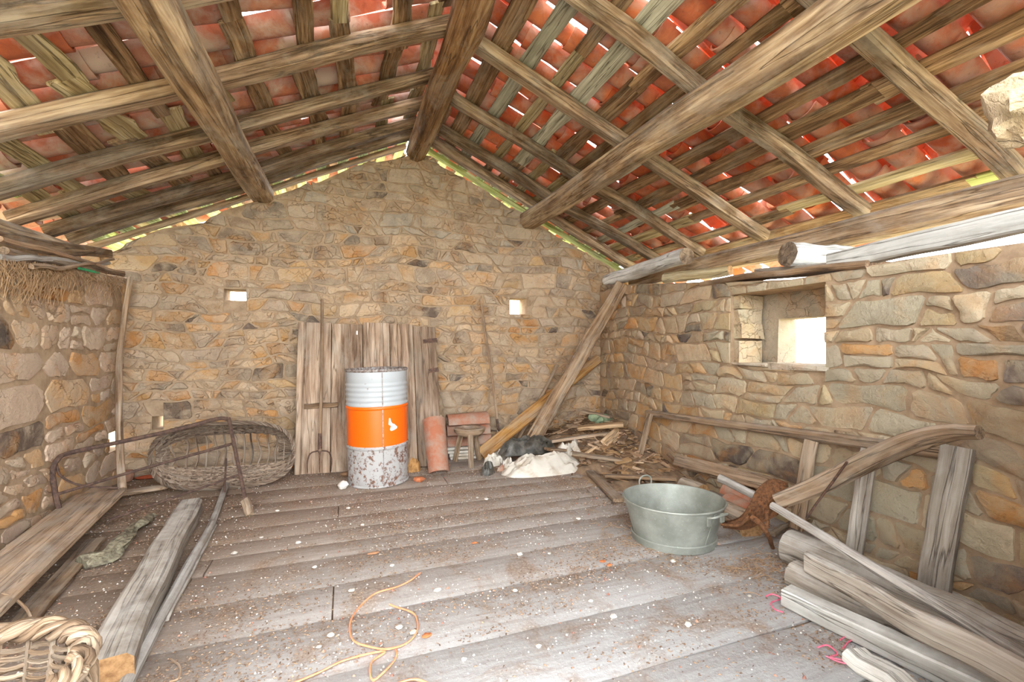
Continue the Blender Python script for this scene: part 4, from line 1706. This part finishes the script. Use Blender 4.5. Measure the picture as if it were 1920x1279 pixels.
mb = MB()
logp(mb, [fl(286, 962, .05), fl(250, 985, .06), fl(210, 1025, .06), fl(160, 1052, .04)], .030, .060, 12, 22, .05, .9)
for p in mb.v: p.z = max(.004, .004 + (p.z - .004) * .6)
mb.build('lichen_branch', M['lichen'], label='broken branch covered in greenish lichen', cat='branch')
mb = MB()
timber(mb, fl(180, 1012, .02), fl(45, 1165, .02), .10, .02, (0, 0, 1), 8, .012, .004, 1.1, (0, 0, 0), .15)
mb.build('thin_board', M['plank_dark'], label='thin brown board lying between the wide plank and the lichen branch', cat='board')
mb = MB()
a, b = fl(128, 940, .05), fl(316, 912, .05)
timber(mb, a, b, .085, .03, (0, 0, 1), 10, .008, .006, 1.0, (0, 0, 0), .08, ends=.85)
mb.build('pointed_stake', M['plank'], label='flat pointed stake lying across the far end of the wide plank', cat='stake')
mb = MB()
logp(mb, [ony(244, 520, 5.02), ony(228, 640, 4.95), ony(222, 740, 4.90), ony(230, 917, 4.32)], .022, .028, 9, 18, .012, .12, (0, 1, 0))
mb.build('corner_pole', M['stick'], label='tall crooked pole standing in the left corner', cat='pole')
mb = MB()
mb.tube(smoothpath([fl(60, 1160, .02), fl(48, 1140, .06), fl(25, 1120, .12), fl(5, 1112, .14)], 10), .006, 6)
mb.build('bent_twig', M['stick'], label='thin bent twig rising over the wide plank edge', cat='twig')
mb = MB()
mb.tube(smoothpath([fl(320, 1235, .006), fl(338, 1250, .006), fl(334, 1272, .006), fl(318, 1278, .006)], 10), .004, 6)
mb.build('bent_twig', M['stick'], label='small curved brown twig on the floor right of the long pole', cat='twig')

# rusty iron frame and rods in the left corner
irf = thing('iron_hoop', fl(113, 968), 'rusty bent iron bar frame leaning between the left wall and the basket', 'iron hoop')
mb = MB()
pts = [dep(114, 966, 3.08), dep(104, 925, 3.08), dep(99, 885, 3.08), dep(108, 862, 3.11), dep(132, 849, 3.20), dep(225, 829, 3.45), dep(330, 806, 3.62), dep(405, 786, 3.74), dep(428, 786, 3.76)]
mb.tube(smoothpath(pts, 34), .016, 8)
mb.build('outer_bar', M['rust'], irf)
mb = MB()
mb.tube(smoothpath([dep(107, 927, 3.08), dep(180, 905, 3.28), dep(250, 884, 3.45), dep(436, 832, 3.74)], 12), .011, 8)
mb.build('cross_bar', M['rust'], irf)
mb = MB()
mb.tube(smoothpath([dep(106, 870, 3.10), dep(112, 890, 3.12), dep(135, 905, 3.18), dep(165, 912, 3.24), dep(222, 915, 3.36)], 12), .008, 6)
mb.build('hook_bar', M['rust'], irf)
digger = thing('iron_bar_tool', fl(467, 966), 'rusty iron rod with a small wooden block at its foot leaning on the basket', 'tool')
mb = MB()
mb.tube([dep(429, 784, 3.72), dep(462, 945, 3.40)], .014, 8)
mb.build('rod', M['rust'], digger)
mb = MB()
a, b = dep(460, 938, 3.41), fl(469, 966, .0)
timber(mb, a, b, .055, .04, (0, -1, 0), 4, .004, .006)
mb.build('foot_block', M['plank'], digger, label='worn wooden block')
mb = MB()
mb.tube([fl(205, 975, .05), dep(452, 889, 3.72)], .009, 7)
mb.build('thin_rod', M['rust'], label='long thin rusty rod slanting across the floor in front of the basket', cat='rod')
mb = MB()
mb.tube(smoothpath([dep(424, 860, 3.72), dep(423, 885, 3.74), fl(420, 932, .01)], 6), .008, 6)
mb.build('short_rod', M['rust'], label='short rusty rod standing behind the iron rod tool', cat='rod')


# ------------------------------------------------------------------ wicker baskets
def wicker_big():
    c = ony(424, 843, 4.55)
    c.z = .295
    W, H, D = .545, .275, .34
    b = thing('wicker_basket', V((c.x, c.y, 0)), 'large broken wicker basket lying on its side by the gable wall', 'basket')
    vx = V((1, -.10, 0)).normalized(); vy = V((.10, 1, 0)).normalized()

    def P(x, z):
        """x,z in -1..1 on the dished basket, open side to the room"""
        q = max(0.0, 1 - (x * x) ** 1.3 * .85 - z * z * .85)
        return c + vx * (x * W) + V((0, 0, z * H)) + vy * (D * (math.sqrt(q) - .35))
    r = random.Random(2)
    # ribs
    for k in range(15):
        x = -.93 + 1.86 * k / 14 + r.uniform(-.02, .02)
        zm = math.sqrt(max(.02, 1 - abs(x) ** 3.2))
        lean = r.uniform(-.03, .03)
        mb = MB()
        mb.tube([P(x + lean * math.sin(i), zm * (-1 + 2 * i / 12)) for i in range(13)], .008, 5, (1, 0, 0))
        mb.build('rib', M['wicker'], b)
    # woven bands
    for nm, zlo, zhi, cnt in (('upper_weave', .56, 1.0, 24), ('lower_weave', -1.0, -.55, 24)):
        mb = MB()
        for k in range(cnt):
            f = zlo + (zhi - zlo) * k / (cnt - 1)
            x0, x1 = (-.97, .97)
            if r.random() < .4:
                x0 = r.uniform(-.97, -.75)
            if r.random() < .3:
                x1 = r.uniform(.75, .97)
            pts = []
            for i in range(46):
                x = x0 + (x1 - x0) * i / 45
                zm = math.sqrt(max(.03, 1 - abs(x) ** 3.2))
                z = f * zm + .03 * nz(i * .4, k * 3.3)
                p = P(x, z) - vy * (.011 * math.sin(i * 2.1 + k * math.pi)) + vx * 0
                pts.append(p + V((0, 0, .01 * nz(i * .9, k * 7.1))))
            mb.tube(pts, r.uniform(.0075, .012), 5)
        mb.build(nm, M['wicker'], b, 60, kind='stuff')
    for nm, xs in (('end_weave', (.70, .98)), ('end_weave', (-.98, -.86))):
        mb = MB()
        for k in range(22):
            z = -.6 + 1.2 * k / 21
            zm = 1
            pts = [P(xs[0] + (xs[1] - xs[0]) * i / 8, z * math.sqrt(max(.05, 1 - abs(xs[0] + (xs[1] - xs[0]) * i / 8) ** 3.2))) - vy * (.008 * math.sin(i * 2 + k * math.pi)) for i in range(9)]
            mb.tube(pts, .006, 5)
        mb.build(nm, M['wicker'], b, 60, kind='stuff')
    # twisted rim
    for s in range(3):
        mb = MB()
        pts = []
        for i in range(120):
            a = 2 * math.pi * i / 120
            x = math.copysign(abs(math.cos(a)) ** .62, math.cos(a)); z = math.copysign(abs(math.sin(a)) ** .8, math.sin(a))
            p = c + vx * (x * W * 1.0) + V((0, 0, z * H * 1.0)) - vy * (D * .12)
            tw = a * 22 + s * 2.09
            pts.append(p + V((math.cos(a), 0, math.sin(a))) * (.011 * math.cos(tw)) + vy * (.011 * math.sin(tw)))
        mb.tube(pts, .009, 5, (0, 1, 0), closed=True)
        mb.build('rim_strand', M['wicker'], b, 60)


wicker_big()


def wicker_near():
    c = V((-.80, 1.33, 0))
    H, R0, R1 = .505, .15, .215
    b = thing('wicker_basket', c, 'frayed pale wicker basket with a twisted rim standing close in the left foreground', 'basket')
    r = random.Random(6)
    for k in range(22):
        a = 2 * math.pi * k / 22
        mb = MB()
        pts = []
        for i in range(7):
            t = i / 6
            rr = R0 + (R1 - R0) * t
            pts.append(c + V((rr * math.cos(a), rr * math.sin(a), .01 + H * t)))
        mb.tube(pts, .0065, 5)
        mb.build('stake', M['wicker_pale'], b, 60)
    mb = MB()
    for k in range(44):
        z = .02 + (H - .06) * k / 43
        rr = R0 + (R1 - R0) * z / H
        pts = []
        for i in range(66):
            a = 2 * math.pi * i / 66
            d = .010 * (1 if (i // 3 + k) % 2 else -1) * abs(math.sin(a * 11))
            pts.append(c + V(((rr + d) * math.cos(a), (rr + d) * math.sin(a), z + .005 * nz(i * .5, k * 2.2))))
        mb.tube(pts, .0055, 5, closed=True)
    mb.build('weave', M['wicker_pale'], b, 60, kind='stuff')
    for s in range(4):
        mb = MB()
        pts = []
        for i in range(110):
            a = 2 * math.pi * i / 110
            tw = a * 9 + s * math.pi / 2
            rr = R1 + .002 + .018 * math.cos(tw) + .008 * nz(i * .35, s * 9)
            pts.append(c + V((rr * math.cos(a), rr * math.sin(a), H + .018 * math.sin(tw) + .010 * nz(i * .3, s * 5 + 2))))
        mb.tube(pts, [.011 + .004 * nz(i * .3, s) for i in range(110)], 6, closed=True)
        mb.build('rim_strand', M['wicker_pale'], b, 60)
    for k in range(16):
        a = r.uniform(-1.6, 1.6); mb = MB()
        p = c + V((R1 * math.cos(a), R1 * math.sin(a), H - .01))
        o = V((math.cos(a), math.sin(a), 0))
        s = V((-math.sin(a), math.cos(a), 0)) * r.uniform(-.06, .06)
        mb.tube([p, p + o * .02 + s * .5 + V((0, 0, -.05)), p + o * .022 + s - V((0, 0, r.uniform(.12, .22)))], [.007, .006, .004], 5)
        mb.build('loose_end', M['wicker_pale'], b, 60)
    mb = MB()
    mb.tube([c + V((-.12, .02, .42)), c + V((.17, -.10, .40))], .010, 7)
    mb.build('cross_stick', M['plank_orange'], b, 60)


wicker_near()

# ------------------------------------------------------------------ on top of the walls
r = random.Random(12)
for k, (p, q, q2, rr, lab) in enumerate((
    ((0, 470), (110, 492), (243, 517), .026, 'longest crooked branch on top of the left wall'),
    ((0, 484), (90, 487), (205, 496), .020, 'pale thin branch bowed along the left wall top'),
    ((0, 448), (120, 478), (232, 512), .018, 'thin straight stick above the crooked branch on the left wall'),
    ((60, 500), (150, 498), (210, 486), .016, 'short branch with an upturned end on the left wall'))):
    mb = MB()
    f = lambda z, o: onx(z[0], z[1], XL + o)
    logp(mb, [f(p, .02 + .03 * k), f(q, .03 + .02 * k), f(q2, .01)], rr, rr * .75, 8, 14, .03, .2)
    mb.build('branch', M['stick'] if k != 1 else M['pole_grey'], label=lab, cat='branch', group='branches on the left wall')
mb = MB()
timber(mb, onx(-30, 452, XL - .06), onx(208, 476, XL - .06), .05, .13, (0, 0, 1), 8, .012, .01, .55, (0, 0, 0), .1)
mb.build('wall_top_board', M['plank_dark'], label='dark board lying on top of the left wall', cat='board')
mb = MB()
mb.tube(smoothpath([onx(148, 503, XL + .05), onx(165, 507, XL + .06), onx(185, 512, XL + .05)], 8), .010, 6)
mb.build('green_cord', plain('green_cord', '#2f9a64', '#4fae7c', 40, .6), label='short bright green cord under the branches on the left wall', cat='cord')
mb = MB()
for k in range(420):
    px = r.uniform(-40, 120) if r.random() < .7 else r.uniform(100, 235)
    top = 478 + max(0, px) * .16
    L = r.uniform(20, 85) * (1 if px < 110 else .7)
    a = onx(px, top + r.uniform(0, 14), XL + r.uniform(.02, .07)); bq = onx(px + r.uniform(-35, 35), top + L, XL + r.uniform(.03, .10))
    mid = a.lerp(bq, .5) + V((r.uniform(.0, .04), r.uniform(-.04, .04), r.uniform(-.02, .03)))
    mb.tube([a, mid, bq], .0016, 3, (0, 1, .2))
mb.build('hanging_hay', M['hay'], None, 0, kind='stuff', label='dry hay hanging from the top of the left wall', cat='hay')

# right wall top
mb = MB()
logp(mb, [onr(1140, 528, -.10), onr(1210, 503, -.10), onr(1288, 480, -.08)], .085, .080, 12, 10, .02, .15, capm=1)
mb.build('white_log', [M['log_white'], M['log_bark']], label='white log lying on the far end of the window wall', cat='log')
mb = MB()
p0 = onr(1476, 477, .03)
logp(mb, [p0, p0 + V((.24, -.03, .0)), p0 + V((.5, -.07, .01))], .088, .07, 14, 8, .012, .15, capm=1)
mb.build('log_stub', [M['log_white'], M['log_bark']], label='thick sawn log stub poking over the window wall', cat='log')
mb = MB()
logp(mb, [onr(1247, 522, -.03), onr(1300, 516, -.10), onr(1370, 508, -.22)], .055, .045, 10, 6, .01, .15, capm=1)
mb.build('log_stub', [M['lath_pale'], M['endgrain']], label='pale thin log end lying left of the thick stub on the window wall', cat='log')
mb = MB()
timber(mb, onr(1330, 533, -.08), onr(1648, 496, -.08), .22, .045, (0, 0, 1), 8, .012, .01, 1.0, (0, 0, .01), .08)
mb.build('lintel_board', M['plank_dark'], label='rough brown lintel board over the window opening', cat='board')
mb = MB()
timber(mb, onr(1560, 492, -.04), onr(1960, 404, -.04), .09, .11, (0, 0, 1), 10, .012, .01, 1.0, (0, 0, 0), .06)
mb.build('wall_top_beam', M['plank_white'], label='long peeling whitish timber on top of the window wall', cat='beam')
for k, (px, py, rr, lab) in enumerate(((1395, 522, .055, 'flat stone on the lintel board left of the thick stub'), (1345, 528, .05, 'flat stone at the left end of the lintel board'), (1190, 545, .05, 'reddish stone under the white log'), (1438, 512, .05, 'stone wedged under the thick log stub'), (1620, 492, .05, 'stone wedged under the whitish timber'))):
    mb = MB(); mb.col = C(['#a08a72', '#b09b80', '#a8755a', '#8d8070', '#94887a'][k])
    lump(mb, onr(px, py, -.12), rr, k * 9 + 3, (1.5, 1.5, .55), 9, .35)
    mb.build('wall_top_stone', M['stone'], None, 30, label=lab, cat='stone')
mb = MB()
timber(mb, onr(1430, 508, -.10), onr(1570, 497, -.10), .16, .025, (0, 0, 1), 4, .006, .004)
mb.build('flat_slab', M['plank_grey'], label='thin grey slab between the lintel board and the thick stub', cat='slab')

# ------------------------------------------------------------------ twine on the floor


def twine(name, pix, r_, mat, label, z=.008, n=40):
    mb = MB()
    mb.tube(smoothpath([fl(x, y, z + .004 * (k % 2)) for k, (x, y) in enumerate(pix)], n), r_, 6)
    return mb.build(name, mat, None, 60, label=label, cat='twine')


tw = twine('orange_twine', [(788, 1074), (770, 1088), (745, 1100), (705, 1112), (680, 1132), (660, 1158), (656, 1182), (664, 1202), (690, 1212), (725, 1217), (762, 1206), (782, 1183), (780, 1156), (765, 1145), (742, 1138), (730, 1133)], .0042, M['twine_orange'], 'loop of orange twine in the middle of the near floor', n=70)
twine('orange_twine', [(742, 1218), (744, 1226), (738, 1240), (718, 1262), (700, 1275), (694, 1262), (698, 1240), (722, 1222), (690, 1226), (640, 1240), (600, 1260), (548, 1282)], .0042, M['twine_orange'], 'trailing orange twine running to the bottom of the picture frame from the loop'.replace(' of the picture frame', ' edge'), n=70)
twine('orange_twine', [(742, 1282), (770, 1274), (790, 1276), (808, 1284)], .0042, M['twine_orange'], 'short orange twine arc nearest to the entrance', n=20)
twine('pink_twine', [(1436, 1118), (1448, 1114), (1464, 1122), (1446, 1130), (1452, 1142), (1468, 1148)], .0034, M['twine_pink'], 'scrap of pink twine by the end of the white squared beam', n=30)
twine('pink_twine', [(1532, 1214), (1552, 1210), (1570, 1226), (1556, 1232), (1580, 1238), (1596, 1246), (1570, 1240), (1548, 1230)], .0034, M['twine_pink'], 'tangled pink twine beside the short white board', n=44)
twine('pink_twine', [(1575, 1200), (1588, 1192), (1604, 1196), (1590, 1204), (1580, 1216)], .0034, M['twine_pink'], 'small faded pink twine curl above the short white board', n=26)
twine('pink_twine', [(1714, 1204), (1724, 1202), (1732, 1206), (1722, 1208)], .0034, M['twine_pink'], 'tiny pink twine scrap between the white beam and the split board', .03, 16)

# ------------------------------------------------------------------ litter on the floor
lr2 = random.Random(77)
big = [(680, 986), (735, 1063), (490, 1010), (700, 1040, 1), (912, 938), (520, 960), (590, 1066), (660, 1110), (966, 1110), (620, 1195), (748, 1180), (775, 1190), (598, 1216), (1150, 1160), (1108, 1130), (975, 1042), (1030, 1040), (1085, 975), (895, 935), (653, 955), (672, 953), (1143, 1062, 2), (1130, 1055, 2), (800, 1195, 2), (890, 1020, 2), (138, 1052), (152, 960), (1262, 1055), (1405, 1120), (1290, 1175), (560, 1020), (440, 1040), (820, 1110), (870, 1240), (1010, 1215)]
for it in big:
    kind = it[2] if len(it) > 2 else 0
    mb = MB()
    mb.col = C([lr2.choice(['#d8d2c8', '#ccc4b8', '#c2b9ac']), '#a8795a', '#c0744a'][kind])
    rr = lr2.uniform(.009, .016)
    sq = [(1.2, .9, .6), (3.0, .9, .6), (1.5, 1.0, .4)][kind]
    c = fl(it[0], it[1]); c.z = .004 + rr * sq[2] * .7
    lump(mb, c, rr, lr2.uniform(0, 99), sq, 7, .4)
    if kind == 0:
        mb.build('plaster_crumb', M['debris'], None, 30, label='white plaster crumb lying loose on the dusty floorboards', cat='plaster', group='plaster crumbs on the floor')
    elif kind == 1:
        mb.build('wood_piece', M['debris'], None, 30, label='reddish elongated wood piece on the middle floor', cat='wood piece')
    else:
        mb.build('tile_chip', M['debris'], None, 30, label='orange clay tile chip lying on the dusty floorboards', cat='tile chip', group='clay chips on the floor')


def litter(name, count, cols, lens, thin, seed, dens, label):
    r = random.Random(seed)
    mb = MB()
    made = 0
    tries = 0
    while made < count and tries < count * 30:
        tries += 1
        x, y = r.uniform(-1.85, 2.75), r.uniform(.5, 5.1)
        if r.random() > dens(x, y):
            continue
        made += 1
        mb.col = C(r.choice(cols))
        L = r.uniform(*lens); w = L * r.uniform(*thin); t = min(L, w) * r.uniform(.4, .9)
        a = r.uniform(0, 6.3); ca, sa = math.cos(a), math.sin(a)
        p = V((x, y, .004))
        ux, uy = V((ca, sa, r.uniform(-.1, .1))) * L / 2, V((-sa, ca, 0)) * w / 2
        up = V((0, 0, t))
        ids = [mb.vert(p - ux - uy * .6), mb.vert(p + ux - uy), mb.vert(p + ux * .7 + uy), mb.vert(p - ux * .8 + uy), mb.vert(p + up + ux * r.uniform(-.3, .3))]
        for q in ((0, 1, 4), (1, 2, 4), (2, 3, 4), (3, 0, 4)):
            mb.face([ids[i] for i in q])
    mb.build(name, M['debris'], floor, 0, kind='stuff')


def dens_all(x, y):
    k = .5 + .9 * nz(x * 1.3 + 4, y * 2.2) + .5 * nz(x * 4, y * 7)
    return max(.04, min(1, k))


def dens_brown(x, y):
    k = .25 + 1.1 * nz(x * 1.1 + 9, y * 2.6 + 3) + .7 * nz(x * 3, y * 9)
    e = min(1, max(0, (y - 1.2) / 1.2)) + (.7 if x > 1.7 else 0)
    return max(.01, min(1, k * e))


litter('white_grit', 5500, ['#dcd7ce', '#cfc8bd', '#bfb5a9', '#e4e0d9'], (.003, .010), (.5, 1.0), 1, dens_all, '')
litter('brown_litter', 42000, ['#8d7360', '#9c826c', '#7a6250', '#a68c72', '#6e5746'], (.005, .017), (.15, .5), 2, dens_brown, '')
litter('red_grit', 700, ['#a67460', '#b58a74', '#96685a'], (.006, .016), (.5, 1.0), 3, dens_all, '')
mb = MB()
r = random.Random(9)
for k in range(260):
    c = fl(r.gauss(1215, 60), r.gauss(1010, 28), .006) if k < 110 else fl(r.gauss(1440, 40), r.gauss(1060, 25), .006)
    a = r.uniform(0, 6.3); L = r.uniform(.03, .09)
    d = V((math.cos(a), math.sin(a), r.uniform(-.1, .25))) * L
    mb.tube([c, c + d * .5 + V((0, 0, .01)), c + d], .0014, 3, (0.1, .2, 1))
mb.build('straw_litter', M['hay'], floor, 0, kind='stuff')
